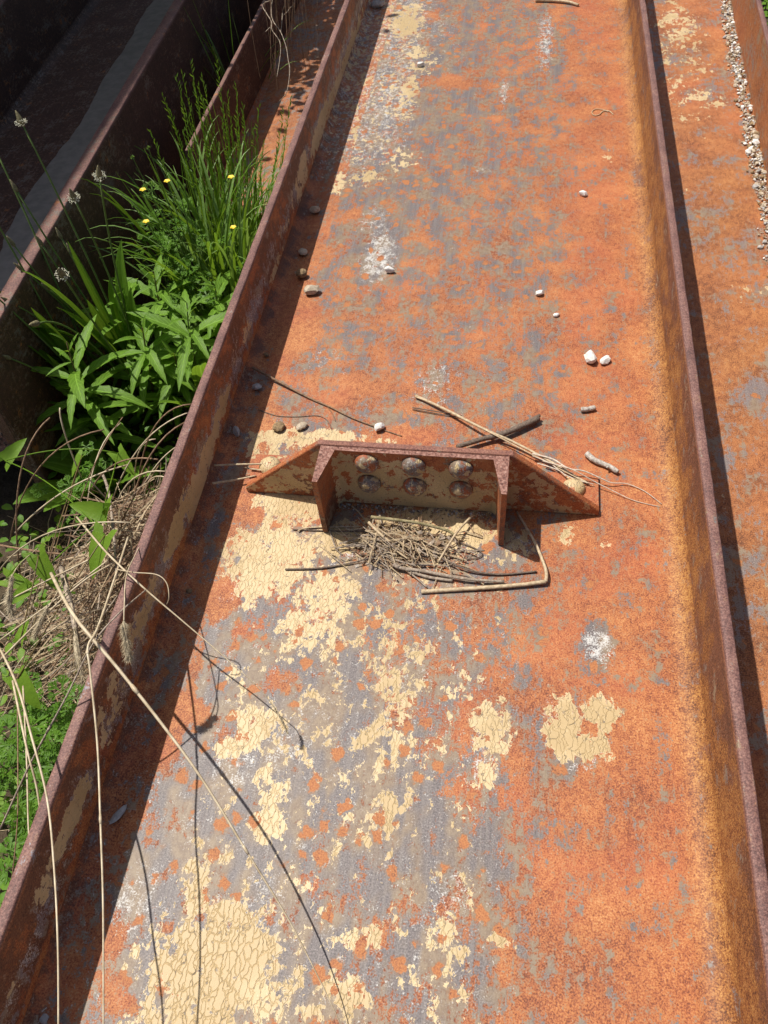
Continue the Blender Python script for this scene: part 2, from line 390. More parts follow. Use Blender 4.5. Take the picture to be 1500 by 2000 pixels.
RUST = [(-0.356,-0.436,0.035,0.025,1), (-0.354,-0.241,0.029,0.034,0.9), (-0.224,-0.374,0.035,0.023,0.7), (-0.371,-0.477,0.018,0.026,0.9), (-0.368,-0.048,0.024,0.02,0.9), (-0.335,-0.068,0.013,0.018,0.9), (-0.324,-0.655,0.014,0.018,0.6), (-0.348,-0.625,0.018,0.009,0.6), (-0.23,-0.746,0.005,0.007,0.6), (-0.298,-0.719,0.007,0.008,0.8), (-0.339,-0.798,0.019,0.021,0.8), (-0.308,-0.294,0.016,0.018,0.5), (-0.317,0.836,0.038,0.042,0.5), (-0.088,0.135,0.057,0.025,0.5), (-0.202,0.25,0.061,0.042,0.5), (-0.383,0.424,0.055,0.097,0.6), (-0.365,0.144,0.02,0.013,0.7), (-0.447,0.73,0.049,0.181,0.6), (-0.227,1.938,0.066,0.061,0.3), (-0.125,1.495,0.088,0.042,0.6)]
FLANGE_CREAM = [(0.001,0.049,0.098,0.022,1), (-0.056,0.041,0.055,0.03,1), (-0.157,0.066,0.059,0.025,0.85), (0.125,0.057,0.063,0.018,0.75), (-0.306,0.081,0.047,0.02,0.6), (-0.366,0.095,0.04,0.02,0.7), (-0.604,0.077,0.037,0.022,0.85), (-0.651,0.084,0.029,0.016,0.7), (-0.705,0.082,0.033,0.02,0.6), (0.918,0.07,0.087,0.022,0.75), (1.596,0.03,0.29,0.028,0.75), (1.146,0.051,0.151,0.028,0.8), (1.372,0.034,0.143,0.026,0.6), (0.328,0.066,0.059,0.014,0.4), (0.59,0.031,0.072,0.014,0.4), (-0.469,0.093,0.043,0.02,0.45), (0.896,0.043,0.087,0.016,0.6)]
# ------------------------------------------------------------------ wear maps (metres on the steel)
def smooth(a, b, x):
    t = np.clip((x - a) / (b - a), 0, 1)
    return t * t * (3 - 2 * t)

def blobs(X, Y, L):
    out = np.zeros_like(X)
    for cx, cy, rx, ry, s in L:
        d = np.sqrt(((X - cx) / rx) ** 2 + ((Y - cy) / ry) ** 2)
        out = np.maximum(out, s * (1 - smooth(0.3, 1.55, d)))
    return out

def set_attr(me, name, arr):
    a = me.attributes.new(name, 'FLOAT_COLOR', 'POINT')
    a.data.foreach_set('color', np.ascontiguousarray(arr, dtype=np.float32).ravel())

def lfnoise(x, y, z=0.0):
    return mnoise.noise(Vector((x, y, z)))

def perlin(x, y, seed=0):
    """2-D gradient noise on arrays, about 0..1"""
    r = np.random.default_rng(seed)
    ang = r.random((256, 256)) * 2 * np.pi
    gx, gy = np.cos(ang), np.sin(ang)
    xi = np.floor(x).astype(int); yi = np.floor(y).astype(int)
    xf = x - xi; yf = y - yi
    u = xf * xf * xf * (xf * (xf * 6 - 15) + 10); w = yf * yf * yf * (yf * (yf * 6 - 15) + 10)
    def gd(ix, iy, dx, dy):
        a, b = ix & 255, iy & 255
        return gx[a, b] * dx + gy[a, b] * dy
    n00 = gd(xi, yi, xf, yf); n10 = gd(xi + 1, yi, xf - 1, yf)
    n01 = gd(xi, yi + 1, xf, yf - 1); n11 = gd(xi + 1, yi + 1, xf - 1, yf - 1)
    return 0.5 + 0.75 * ((n00 * (1 - u) + n10 * u) * (1 - w) + (n01 * (1 - u) + n11 * u) * w)

def fbm(x, y, f, octs, seed, rough=0.6):
    v = 0; a = 1; t = 0
    for o in range(octs):
        v = v + a * (perlin(x * f + o * 17.3, y * f - o * 9.1, seed + o) - 0.5); t += a
        a *= rough; f *= 2.03
    return 0.5 + v / t * 1.35

def wear_noise(me, V, seed=0):
    """broad noise fields kept on the mesh: hue, patches, stain, red"""
    x = V[:, 0] + V[:, 2] * 0.83; y = V[:, 1] + V[:, 2] * 0.31
    nz = np.stack([fbm(x, y, 9, 4, 40 + seed), fbm(x, y * 0.8, 26, 3, 50 + seed),
                   fbm(x, y * 0.55, 24, 3, 60 + seed), fbm(x, y, 6, 4, 70 + seed)], -1)
    set_attr(me, 'nz', np.clip(nz, 0, 1))

# ------------------------------------------------------------------ girders
def web_mesh(name, xl, xr, y0, y1, dy, dx, r, tw, mat, cov_fn, y_fine=None, wobble=0.0):
    """plate between two flanges with a rolled fillet at both sides"""
    xs, zs = [], []
    k = 7
    for i in range(k):
        a = math.pi / 2 * i / (k - 1)
        xs.append(xl - 0.001 + (r + 0.001) * (1 - math.cos(a))); zs.append(r * (1 - math.sin(a)))
    n = max(2, int((xr - xl - 2 * r) / dx))
    for i in range(1, n):
        xs.append(xl + r + (xr - xl - 2 * r) * i / n); zs.append(0.0)
    for i in range(k):
        a = math.pi / 2 * (1 - i / (k - 1))
        xs.append(xr + 0.001 - (r + 0.001) * (1 - math.cos(a))); zs.append(r * (1 - math.sin(a)))
    ys = []
    y = y0
    while y < y1:
        ys.append(y)
        fine = y_fine is None or (y_fine[0] <= y <= y_fine[1])
        y += dy if fine else dy * 8
    ys.append(y1)
    xs = np.array(xs); zs = np.array(zs); ys = np.array(ys)
    X, Y = np.meshgrid(xs, ys)
    Z = np.tile(zs, (len(ys), 1)).astype(float)
    if wobble:
        for j, yy in enumerate(ys):
            for i in list(range(k)) + list(range(len(xs) - k, len(xs))):
                Z[j, i] += wobble * lfnoise(xs[i] * 30, yy * 14, 3.0) * (1 if 0 < i < len(xs) - 1 else 0)
    nx, ny = len(xs), len(ys)
    V = np.stack([X, Y, Z], -1).reshape(-1, 3)
    # underside
    B = np.array([[xl - 0.001, y0, -tw], [xr + 0.001, y0, -tw], [xr + 0.001, y1, -tw], [xl - 0.001, y1, -tw]])
    nb = len(V)
    V = np.vstack([V, B])
    I = np.arange(nx * ny).reshape(ny, nx)
    Q = np.stack([I[:-1, :-1], I[:-1, 1:], I[1:, 1:], I[1:, :-1]], -1).reshape(-1, 4)
    faces = [tuple(q) for q in Q.tolist()]
    faces.append((nb + 3, nb + 2, nb + 1, nb))
    faces.append(tuple([nb, nb + 1] + I[0, ::-1].tolist()))
    faces.append(tuple([nb + 2, nb + 3] + I[-1, :].tolist()))
    me = mesh(name, V.tolist(), faces, mat)
    sm = [True] * len(Q) + [False] * 3
    me.polygons.foreach_set('use_smooth', sm)
    cov, tone = cov_fn(V[:, 0], V[:, 1], V[:, 2])
    set_attr(me, 'cov', cov); set_attr(me, 'tone', tone); wear_noise(me, V)
    return me

def flange_mesh(name, x0, x1, zb, zt, y0, y1, dy, mat, cov_fn, inner, nick=0.0008, dz=0.009, seed=0.0):
    """upright flange plate, edges rounded and a little ragged; inner = +1/-1 side that faces the web"""
    b = 0.0022
    nz = max(3, int((zt - zb) / dz))
    zz = [zb + b + (zt - zb - 2 * b) * i / nz for i in range(nz + 1)]
    ring = [(x0, z) for z in zz] + [(x0 + b * 0.4, zt - b * 0.35), (x0 + b, zt), ((x0 + x1) / 2, zt), (x1 - b, zt), (x1 - b * 0.4, zt - b * 0.35)]
    ring += [(x1, z) for z in reversed(zz)] + [(x1 - b, zb), (x0 + b, zb)]
    n = len(ring)
    ys = np.arange(y0, y1 + dy * 0.5, dy); ny = len(ys)
    V = np.zeros((ny, n, 3))
    for i, (x, z) in enumerate(ring):
        V[:, i, 0] = x; V[:, i, 1] = ys; V[:, i, 2] = z
        if z > zt - b * 3:
            for j, y in enumerate(ys):
                q = lfnoise(y * 22 + seed, x * 60, i * 0.3) + 0.5 * lfnoise(y * 75 + seed, x * 200, 9.0)
                V[j, i, 2] += nick * 0.6 * q
                if abs(x - (x0 + x1) / 2) > 0.3 * (x1 - x0):
                    V[j, i, 0] += nick * 0.9 * lfnoise(y * 40 + seed, 5.0 + x * 90, 1.0)
    V = V.reshape(-1, 3)
    I = np.arange(n * ny).reshape(ny, n)
    J = np.roll(I, -1, axis=1)
    Q = np.stack([I[:-1], I[1:], J[1:], J[:-1]], -1).reshape(-1, 4)
    faces = [tuple(q) for q in Q.tolist()] + [tuple(I[0].tolist()), tuple(I[-1, ::-1].tolist())]
    me = mesh(name, V.tolist(), faces, mat)
    me.polygons.foreach_set('use_smooth', [True] * len(Q) + [False] * 2)
    cov, tone = cov_fn(V[:, 0], V[:, 1], V[:, 2])
    set_attr(me, 'cov', cov); set_attr(me, 'tone', tone); wear_noise(me, V)
    return me

def rgba(*c):
    return np.stack([np.broadcast_to(x, c[0].shape) if not np.isscalar(x) else np.full(c[0].shape, x) for x in c], -1)

def vnoise(X, Y, f, ph=0.0):
    """cheap smooth pseudo noise, -1..1"""
    return (np.sin(X * f * 1.3 + 1.7 + ph + 1.9 * np.sin(Y * f * 0.7 + ph)) * np.sin(Y * f * 1.1 + 0.3 + 2 * ph + 1.6 * np.sin(X * f * 0.8 + 1.1)))

XL, XR, HF = -0.4353, 0.3829, 0.1405
TL, TR = 0.0164, 0.0150
FIL = 0.030

def web_cov(X, Y, Z):
    cream = blobs(X, Y, CREAM)
    grey = blobs(X, Y, GREY)
    white = blobs(X, Y, WHITE)
    rust = blobs(X, Y, RUST)
    base = 0.27 * (1 - smooth(0.12, 0.27, X)) + 0.19
    base = base + 0.08 * vnoise(X, Y, 9.0)
    base = base + 0.12 * smooth(0.45, 0.8, Y) * (1 - smooth(0.05, 0.22, X))
    base = base + 0.22 * smooth(0.6, 1.0, Y) * (1 - smooth(-0.22, 0.02, X))
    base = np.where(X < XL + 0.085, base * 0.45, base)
    grey = np.maximum(grey, base)
    lower = 1 - smooth(-0.25, 0.05, Y)
    mid = smooth(-0.36, -0.25, X) * (1 - smooth(0.06, 0.16, X))
    grey = grey + 0.14 * lower * (1 - smooth(0.0, 0.22, X)) + 0.28 * (1 - smooth(-0.42, -0.18, Y)) * (1 - smooth(-0.18, -0.02, X)) * smooth(XL + 0.05, XL + 0.09, X)
    cream = np.maximum(cream, lower * mid * (0.24 + 0.10 * vnoise(X * 2, Y * 0.7, 16.0)))
    upper = smooth(0.75, 1.3, Y)
    cream = np.maximum(cream, upper * (1 - smooth(-0.30, -0.20, X)) * (0.30 + 0.12 * vnoise(X * 2, Y * 0.7, 13.0)))
    white = np.maximum(white, smooth(0.7, 1.2, Y) * (1 - smooth(-0.28, -0.10, X)) * 0.62)
    white = np.maximum(np.minimum(white, 0.80), (0.24 + 0.10 * lower) * (1 - smooth(0.08, 0.22, X)))
    out = (Y < -0.9) | (Y > 2.1)
    cream = np.where(out, 0.35 + 0.3 * vnoise(X, Y, 11.0, 2.0) - 0.4 * smooth(0.05, 0.2, X), cream)
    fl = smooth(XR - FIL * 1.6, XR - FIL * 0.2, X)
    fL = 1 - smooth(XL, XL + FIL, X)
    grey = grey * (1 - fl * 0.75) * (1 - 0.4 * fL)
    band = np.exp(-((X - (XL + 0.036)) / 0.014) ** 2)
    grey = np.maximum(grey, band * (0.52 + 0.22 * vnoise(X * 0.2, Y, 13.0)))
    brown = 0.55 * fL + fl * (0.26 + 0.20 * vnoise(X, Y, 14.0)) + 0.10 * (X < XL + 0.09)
    ochre = fl * 0.85
    red = smooth(0.10, 0.25, X) * 0.25 * (0.5 + 0.5 * vnoise(X, Y, 6.0, 1.0))
    return rgba(cream, grey, white, rust), rgba(brown, ochre, 0.0 * X, red)

def left_flange_cov(X, Y, Z):
    face = (X > XL - 0.003) & (Z < HF - 0.004)
    cream = np.zeros_like(X)
    for cy, cz, ry, rz, s in FLANGE_CREAM:
        d = np.sqrt(((Y - cy) / ry) ** 2 + ((Z - cz) / rz) ** 2)
        cream = np.maximum(cream, (s + 0.15) * (1 - smooth(0.5, 1.5, d)))
    mid = np.exp(-((Z - 0.065) / 0.032) ** 2)
    cream = np.maximum(cream, mid * (0.16 + 0.34 * vnoise(Y, Z, 12.0)))
    grey = mid * (0.62 + 0.2 * vnoise(Y, Z, 8.0, 1.0))
    white = mid * 0.58
    low = 1 - smooth(0.024, 0.045, Z)
    brown = np.clip(0.62 - 0.75 * low + 0.25 * vnoise(Y, Z, 9.0, 3.0), 0, 1)
    grain = np.where(face, 0.0, 1.0)
    f = face.astype(float)
    return rgba(cream * f, grey * f, white * f, 0.0 * X), rgba(brown * f, low * 0.25 * f, grain, 0.0 * X)

def right_flange_cov(X, Y, Z):
    face = (X < XR + 0.003) & (Z < HF - 0.004)
    f = face.astype(float)
    top = smooth(0.075, 0.115, Z)
    brown = np.clip(0.30 + 0.34 * top + 0.22 * vnoise(Y, Z * 2, 7.0, 0.6), 0, 1)
    grey = 0.05 + 0.0 * X
    return rgba(0.0 * X, grey * f, 0.1 * f, 0.0 * X), rgba(brown * f, f * 0.8, 1 - f, 0.0 * X)

M_WEB = painted_steel('flaking_paint_steel')
M_FL = painted_steel('flange_steel', streak=(1, 0.7, 0.55), seed=2.3, flake=120.0, grey_col=(0.15, 0.13, 0.15), fur=0.5)
M_FLR = painted_steel('ochre_rust_steel', streak=(1, 0.5, 0.5), seed=5.1, fur=0.9)
M_WEB2 = painted_steel('orange_rust_steel', streak=(0.75, 0.5, 1), seed=8.7, grey_col=(0.15, 0.12, 0.115),
                       rust_stops=[(0.22, (0.13, 0.045, 0.02)), (0.42, (0.29, 0.095, 0.033)), (0.55, (0.39, 0.135, 0.045)), (0.70, (0.46, 0.18, 0.065)), (0.85, (0.5, 0.26, 0.12))])
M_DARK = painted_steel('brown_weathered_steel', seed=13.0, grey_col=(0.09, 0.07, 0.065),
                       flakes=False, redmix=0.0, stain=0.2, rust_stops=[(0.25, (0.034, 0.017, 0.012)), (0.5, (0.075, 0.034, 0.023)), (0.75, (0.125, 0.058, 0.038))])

# main girder ---------------------------------------------------------------
girder = empty('steel_girder', (0, 0, 0))
tag(girder, 'rusted girder lying flat with flaking cream paint and a riveted bracket on its web', 'girder')
Y0, Y1 = -1.6, 4.2
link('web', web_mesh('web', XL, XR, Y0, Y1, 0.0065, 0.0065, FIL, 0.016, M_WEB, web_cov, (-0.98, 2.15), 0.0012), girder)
fl_a = link('flange', flange_mesh('flange', XL - TL, XL, -0.155, HF, Y0, Y1, 0.0125, M_FL, left_flange_cov, 1), girder)
fl_b = link('flange', flange_mesh('flange', XR, XR + TR, -0.155, HF, Y0, Y1, 0.0125, M_FLR, right_flange_cov, -1, seed=4.0), girder)
tag(fl_a, 'shaded upright flange with strips of cream paint')
tag(fl_b, 'sunlit upright flange covered in ochre rust')

# bracket on the web: a clipped angle and a short piece of channel, riveted --
def bracket_cov(front):
    def fn(X, Y, Z):
        n = vnoise(X, Z, 38.0, 1.2)
        cream = np.clip(front + 0.28 * n, 0, 1)
        grey = 0.15 + 0.0 * X
        return rgba(cream, grey, 0.2 + 0.0 * X, 0.0 * X), rgba(0.35 + 0.25 * vnoise(X, Z, 22.0), 0.0 * X, 0.0 * X, 0.55 + 0.0 * X)
    return fn

M_BR = painted_steel('bracket_steel', streak=(1, 1, 1), seed=21.0, flake=130.0)
def torch_cut():
    g = G('flame_cut_edge')
    P = g.coord()
    w = g.noise(g.vmath('MULTIPLY', P, (1.0, 1.0, 0.15)), 260, 2, 0.5)
    n = g.noise(P, 300, 3, 0.7)
    col = g.ramp(g.m('MULTIPLY_ADD', g.m('SUBTRACT', g.m('ADD', g.m('MULTIPLY', w, 0.6), g.m('MULTIPLY', n, 0.4)), 0.5), 2.2, 0.5),
                 [(0.2, (0.10, 0.042, 0.032)), (0.5, (0.25, 0.115, 0.085)), (0.85, (0.40, 0.24, 0.19))])
    return g.finish(col, 0.7, w, 0.9, 0.003, 0.4)
M_CUT = torch_cut()

BX, BY, BR, BH = -0.0566, -0.0225, -0.0107, 0.1385
bk = Matrix.Translation((BX, BY, 0.0)) @ Matrix.Rotation(BR, 4, 'Z')

def add_attr(o, fn):
    me = o.data
    co = np.zeros(len(me.vertices) * 3); me.vertices.foreach_get('co', co); co = co.reshape(-1, 3)
    c, t = fn(co[:, 0], co[:, 1], co[:, 2])
    set_attr(me, 'cov', c); set_attr(me, 'tone', t); wear_noise(me, co)

def angle_part():
    """angle iron: upright leg clipped to a trapezoid, flat leg behind it"""
    mb = MB()
    T = 0.0115; D = 0.082; r = 0.010
    n = 44
    tip, top = 0.306, 0.157
    xs = sorted(set([-tip + 2 * tip * i / n for i in range(n + 1)] + [-top, top]))
    def hgt(x):
        a = abs(x)
        return BH + 0.002 if a <= top else max(0.013, (BH + 0.002) + (0.013 - BH - 0.002) * (a - top) / (tip - top))
    prof_rows = 8
    vs = []; fs = []
    # section at x: front bottom -> front top -> back top -> inner fillet -> flat leg top -> back -> bottom
    for x in xs:
        h = hgt(x)
        sec = [(0.0, 0.0015 + (h - 0.0035) * k / prof_rows) for k in range(prof_rows + 1)]
        sec += [(0.0012, h), (T - 0.0012, h), (T, h - 0.0012)]
        hf = T if h < T + r + 0.004 else T + r
        rr = max(0.0005, hf - T)
        for k in range(4):
            a = math.pi / 2 * k / 3
            sec.append((T + rr * (1 - math.cos(a)), min(h - 0.0014 - 0.0002 * k, T + rr * (1 - math.sin(a)))))
        sec += [(D - 0.002, T), (D, T - 0.002), (D, 0.0015)]
        vs += [(x, y, z) for y, z in sec]
    m_ = len(sec)
    for i in range(len(xs) - 1):
        for k in range(m_):
            k2 = (k + 1) % m_
            fs.append((i * m_ + k, (i + 1) * m_ + k, (i + 1) * m_ + k2, i * m_ + k2))
    fs.append(tuple(range(m_ - 1, -1, -1)))
    fs.append(tuple((len(xs) - 1) * m_ + k for k in range(m_)))
    mb.add([bk @ Vector(v) for v in vs], [f[::-1] for f in fs])
    o = mb.build('bracket_angle', M_BR, girder)
    def fn(X, Y, Z):
        ly = (Y - BY) - (X - BX) * BR
        lx = (X - BX)
        front = ly < 0.004
        top = Z > np.clip(BH - 0.003 - (np.abs(lx) - 0.157) * 0.83, 0.009, BH - 0.003)
        c = np.where(front & ~top, 0.55 + 0.35 * vnoise(X, Z, 40.0, 0.4), 0.28 + 0.3 * vnoise(X, Y, 45.0))
        c = np.where(top, 0.0, c)
        br = np.where(front, 0.35, 0.1) + 0.2 * vnoise(X, Z, 25.0)
        pu = np.where(top & (np.abs(lx) < 0.16), 0.75, 0.0)
        rd = np.where(front, 0.4, 0.6)
        return rgba(c, 0.1 + 0 * X, 0.25 + 0 * X, 0 * X), rgba(br, 0 * X, pu, rd)
    add_attr(o, fn)
    return o
angle = angle_part()
tag(angle, 'angle iron with sloping clipped ends, orange rust over cream paint')

def channel_part():
    W = 0.1525; FLN = 0.076; tw = 0.0085
    # outline in plan (x, y): back face y=-0.0005, flanges towards -y, tapered
    out = [(-W, -0.0006), (-W, -FLN)]
    out += [(-W + 0.0085, -FLN), (-W + 0.0150, -tw - 0.013), (-W + 0.0180, -tw - 0.0055), (-W + 0.0245, -tw)]
    out2 = [(-x, y) for x, y in reversed(out)]
    plan = out + out2
    # refine
    pl = []
    for i in range(len(plan)):
        a = Vector(plan[i]); b = Vector(plan[(i + 1) % len(plan)])
        k = max(1, int((b - a).length / 0.012))
        for j in range(k): pl.append(a + (b - a) * j / k)
    n = len(pl); zs = [0.0025 + (BH - 0.0055) * k / 11 for k in range(12)] + [BH]
    mb = MB(); vs = []; fs = []
    for k, z in enumerate(zs):
        for p in pl:
            inset = 0.0012 if k == len(zs) - 1 else 0.0
            q = Vector((p.x, p.y))
            jit = 0.0007 * lfnoise(q.x * 300, q.y * 300, k * 1.0)
            vs.append((q.x - math.copysign(inset * 0.4, q.x), min(q.y + jit, -0.0006), z + (0.0009 * lfnoise(q.x * 160, q.y * 160, 0) if inset else 0)))
    for k in range(len(zs) - 1):
        for i in range(n):
            j = (i + 1) % n
            fs.append((k * n + i, k * n + j, (k + 1) * n + j, (k + 1) * n + i))
    mb.add([bk @ Vector(v) for v in vs], fs)
    o = mb.build('channel_stub', [M_BR, M_CUT], girder)
    # caps through bmesh so that the concave outline fills cleanly
    bm = bmesh.new(); bm.from_mesh(o.data); bm.verts.ensure_lookup_table()
    def near(x, y): return min(range(n), key=lambda i: (pl[i].x - x) ** 2 + (pl[i].y - y) ** 2)
    li, ri = near(-W + 0.0245, -tw), near(W - 0.0245, -tw)
    bl, br_ = near(-W + 0.0245, -0.0006), near(W - 0.0245, -0.0006)
    regions = [list(range(bl, n)) + list(range(0, li + 1)), list(range(li, ri + 1)) + list(range(br_, bl + 1)), list(range(ri, br_ + 1))]
    for k, flip in ((0, True), (len(zs) - 1, False)):
        for reg in regions:
            loop = [bm.verts[k * n + i] for i in reg]
            f = bm.faces.new(loop[::-1] if flip else loop)
            f.material_index = 0 if flip else 1
            bmesh.ops.triangulate(bm, faces=[f], ngon_method='EAR_CLIP')
    bmesh.ops.recalc_face_normals(bm, faces=bm.faces)
    bm.to_mesh(o.data); bm.free()
    def fn(X, Y, Z):
        ly = (Y - BY) - (X - BX) * BR
        lx = X - BX
        webface = (ly > -0.030) & (np.abs(lx) < 0.137)
        c = np.where(webface, 0.74 - 0.55 * smooth(0.100, 0.125, Z) + 0.26 * vnoise(X, Z, 44.0, 1.4), 0.05)
        br = np.where(webface, 0.3, 0.50) + 0.15 * vnoise(X, Z, 30.0)
        return rgba(c, 0.15 + 0 * X, 0.2 + 0 * X, 0 * X), rgba(br, 0 * X, 0 * X, 0.6 + 0 * X)
    add_attr(o, fn)
    return o
channel = channel_part()
tag(channel, 'short stub of channel standing on end with flame cut top edge')

def rivet_mesh():
    bm = bmesh.new()
    prof = [(0.0205, 0.0), (0.0200, 0.0035), (0.0180, 0.0080), (0.0145, 0.0115), (0.0095, 0.0138), (0.0040, 0.0148)]
    N = 18
    rings = []
    for r, z in prof:
        rings.append([bm.verts.new((r * math.cos(2 * math.pi * k / N), r * math.sin(2 * math.pi * k / N), z)) for k in range(N)])
    for a, b in zip(rings, rings[1:]):
        for k in range(N):
            bm.faces.new((a[k], a[(k + 1) % N], b[(k + 1) % N], b[k]))
    bm.faces.new(rings[-1]); bm.faces.new(rings[0][::-1])
    for v in bm.verts:
        q = v.co * 90
        v.co += Vector((mnoise.noise(q), mnoise.noise(q + Vector((5, 0, 0))), 0.6 * mnoise.noise(q + Vector((0, 9, 0))))) * 0.0011
    me = bpy.data.meshes.new('rivet'); bm.to_mesh(me); bm.free()
    me.polygons.foreach_set('use_smooth', [True] * len(me.polygons))
    return me
def rivet_obj(parent, loc, rot, seed, cream, grey, sc=1.0):
    me = rivet_mesh(); me.materials.append(M_BR)
    for v in me.vertices: v.co = v.co * sc
    o = link('rivet', me, parent)
    o.matrix_local = bk @ Matrix.Translation(loc) @ rot
    n = len(me.vertices); co = np.zeros(n * 3); me.vertices.foreach_get('co', co); co = co.reshape(-1, 3)
    nz = vnoise(co[:, 0] + seed, co[:, 1], 160.0, seed)
    z = np.zeros(n)
    set_attr(me, 'cov', rgba(np.clip(cream + 0.5 * nz, 0, 1), grey + 0.3 * nz, 0.45 + z, z))
    set_attr(me, 'tone', rgba(0.35 + 0.3 * nz, z, z, 0.5 + z)); wear_noise(me, co + seed)
    return o
face_front = Matrix.Rotation(math.pi / 2, 4, 'X')
for j, z in enumerate((0.113, 0.061)):
    for i, x in enumerate((-0.077, 0.0, 0.0765)):
        rivet_obj(channel, (x, -0.0088, z), face_front, 1.3 * i + 4.1 * j, 0.10 + 0.10 * j + 0.06 * i, 0.75)
rivet_obj(angle, (-0.274, 0.052, 0.0112), Matrix.Identity(4), 0.7, 0.95, 0.2, 1.0)
rivet_obj(angle, (0.264, 0.045, 0.0112), Matrix.Identity(4), 2.7, 0.85, 0.2, 1.0)

# neighbour on the right ------------------------------------------------------
def right_web_cov(X, Y, Z):
    d = X * 0.8 + Y * 0.6
    e = -X * 0.6 + Y * 0.8
    grey = 0.32 + 0.28 * vnoise(d * 0.45, e, 17.0, 0.3) + 0.16 * vnoise(d * 0.4, e, 31.0, 2.0)
    cream = 0.50 * (1 - smooth(0.7, 1.5, np.hypot((X - 0.07) / 0.07, (Y - 1.85) / 0.42))) * (0.7 + 0.5 * vnoise(d * 0.4, e, 30.0)) + 0.30 * np.clip(vnoise(d * 0.5, e, 19.0, 4.0), 0, 1) ** 2
    return rgba(cream, grey, cream * 0.7, 0.0 * X), rgba(0.05 + 0 * X, 0.25 + 0.25 * vnoise(X, Y, 5.0), 0 * X, 0 * X)
def right_fl_cov(X, Y, Z):
    face = (X < 0.003 + XR_R) & (Z < 0.160)
    f = face.astype(float)
    return rgba(0 * X, (0.25 + 0.25 * vnoise(Y, Z * 2, 8.0)) * f, 0.1 * f, 0 * X), rgba(0.15 * f, 0.25 * f, (1 - f), 0 * X)
XL_R, XR_R = -0.040, 0.235
gr = empty('steel_girder', (0.443, 0.0, -0.112), math.radians(-1.85))
tag(gr, 'orange rusted girder with a line of gravel in its corner, beside the ochre flange', 'girder')
link('web', web_mesh('web', XL_R, XR_R, -1.2, 4.2, 0.010, 0.014, 0.022, 0.014, M_WEB2, right_web_cov, (-1.0, 2.6)), gr)
for v_ in gr.children[0].data.vertices:      # its far edge is trimmed along the next flange
    v_.co.x = max(v_.co.x, 0.4015 - 0.443 - v_.co.y * 0.0323)
link('flange', flange_mesh('flange', XR_R, XR_R + 0.014, -0.14, 0.165, -1.2, 4.2, 0.03, M_WEB2, right_fl_cov, -1, seed=8.0), gr)

# neighbours on the left ------------------------------------------------------
def brown_cov(top):
    def fn(X, Y, Z):
        t = (Z > top - 0.004).astype(float)
        return rgba(0 * X, 0.18 + 0.2 * vnoise(Y, X + Z, 9.0), 0.15 + 0 * X, 0 * X), rgba(0.0 * X, 0 * X, t, 0.0 * X)
    return fn
def b2_web_cov(X, Y, Z):
    grey = 0.40 + 0.25 * vnoise(X, Y * 0.6, 13.0)
    return rgba(0 * X, grey, 0.2 + 0 * X, 0 * X), rgba(0.15 + 0 * X, 0.2 + 0 * X, 0 * X, 0 * X)
g2 = empty('steel_girder', (-0.767, 0.0, -0.14))
tag(g2, 'narrow brown girder with half sunlit web ending behind the grass tuft', 'girder')
B2Y0 = 1.05
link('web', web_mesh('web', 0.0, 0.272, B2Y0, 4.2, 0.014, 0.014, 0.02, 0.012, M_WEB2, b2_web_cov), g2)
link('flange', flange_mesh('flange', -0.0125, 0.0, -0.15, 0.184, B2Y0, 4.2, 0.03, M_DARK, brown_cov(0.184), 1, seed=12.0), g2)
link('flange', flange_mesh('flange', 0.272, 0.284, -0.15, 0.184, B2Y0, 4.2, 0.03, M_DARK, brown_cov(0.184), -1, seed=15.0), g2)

def b3_web_cov(X, Y, Z):
    return rgba(0 * X, 0.25 + 0 * X, 0.05 + 0 * X, 0 * X), rgba(0.0 + 0 * X, 0 * X, 0 * X, 0 * X)
g3 = empty('steel_girder', (-0.90, 0.5, -0.10), math.radians(2.1))
tag(g3, 'dark deep girder holding grey silt, in the shade beyond the weeds', 'girder')
W3 = 0.60
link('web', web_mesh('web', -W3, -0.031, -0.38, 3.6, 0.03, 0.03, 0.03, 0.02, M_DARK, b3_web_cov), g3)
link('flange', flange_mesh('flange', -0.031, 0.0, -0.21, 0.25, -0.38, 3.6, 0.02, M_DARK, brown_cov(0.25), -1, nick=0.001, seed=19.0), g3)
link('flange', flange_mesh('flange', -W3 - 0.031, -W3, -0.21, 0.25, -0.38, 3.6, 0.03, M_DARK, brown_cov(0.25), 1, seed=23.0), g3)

# unseen stack of girders added further left to keep that side in shade
def shade_stack_girder(x, z, label):
    g = empty('steel_girder', (x, 1.2, z))
    tag(g, label, 'girder')
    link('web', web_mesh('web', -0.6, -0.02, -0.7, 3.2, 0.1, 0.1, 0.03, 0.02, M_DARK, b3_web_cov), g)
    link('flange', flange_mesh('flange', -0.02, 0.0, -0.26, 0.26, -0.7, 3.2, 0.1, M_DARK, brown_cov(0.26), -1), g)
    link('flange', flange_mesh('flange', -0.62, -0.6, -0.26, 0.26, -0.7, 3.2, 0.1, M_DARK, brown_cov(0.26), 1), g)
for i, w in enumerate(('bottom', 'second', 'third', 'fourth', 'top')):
    shade_stack_girder(-1.86, GROUND_Z + 0.262 + i * 0.523, 'added unseen girder, %s of the tall stack that shades the deep girder' % w)

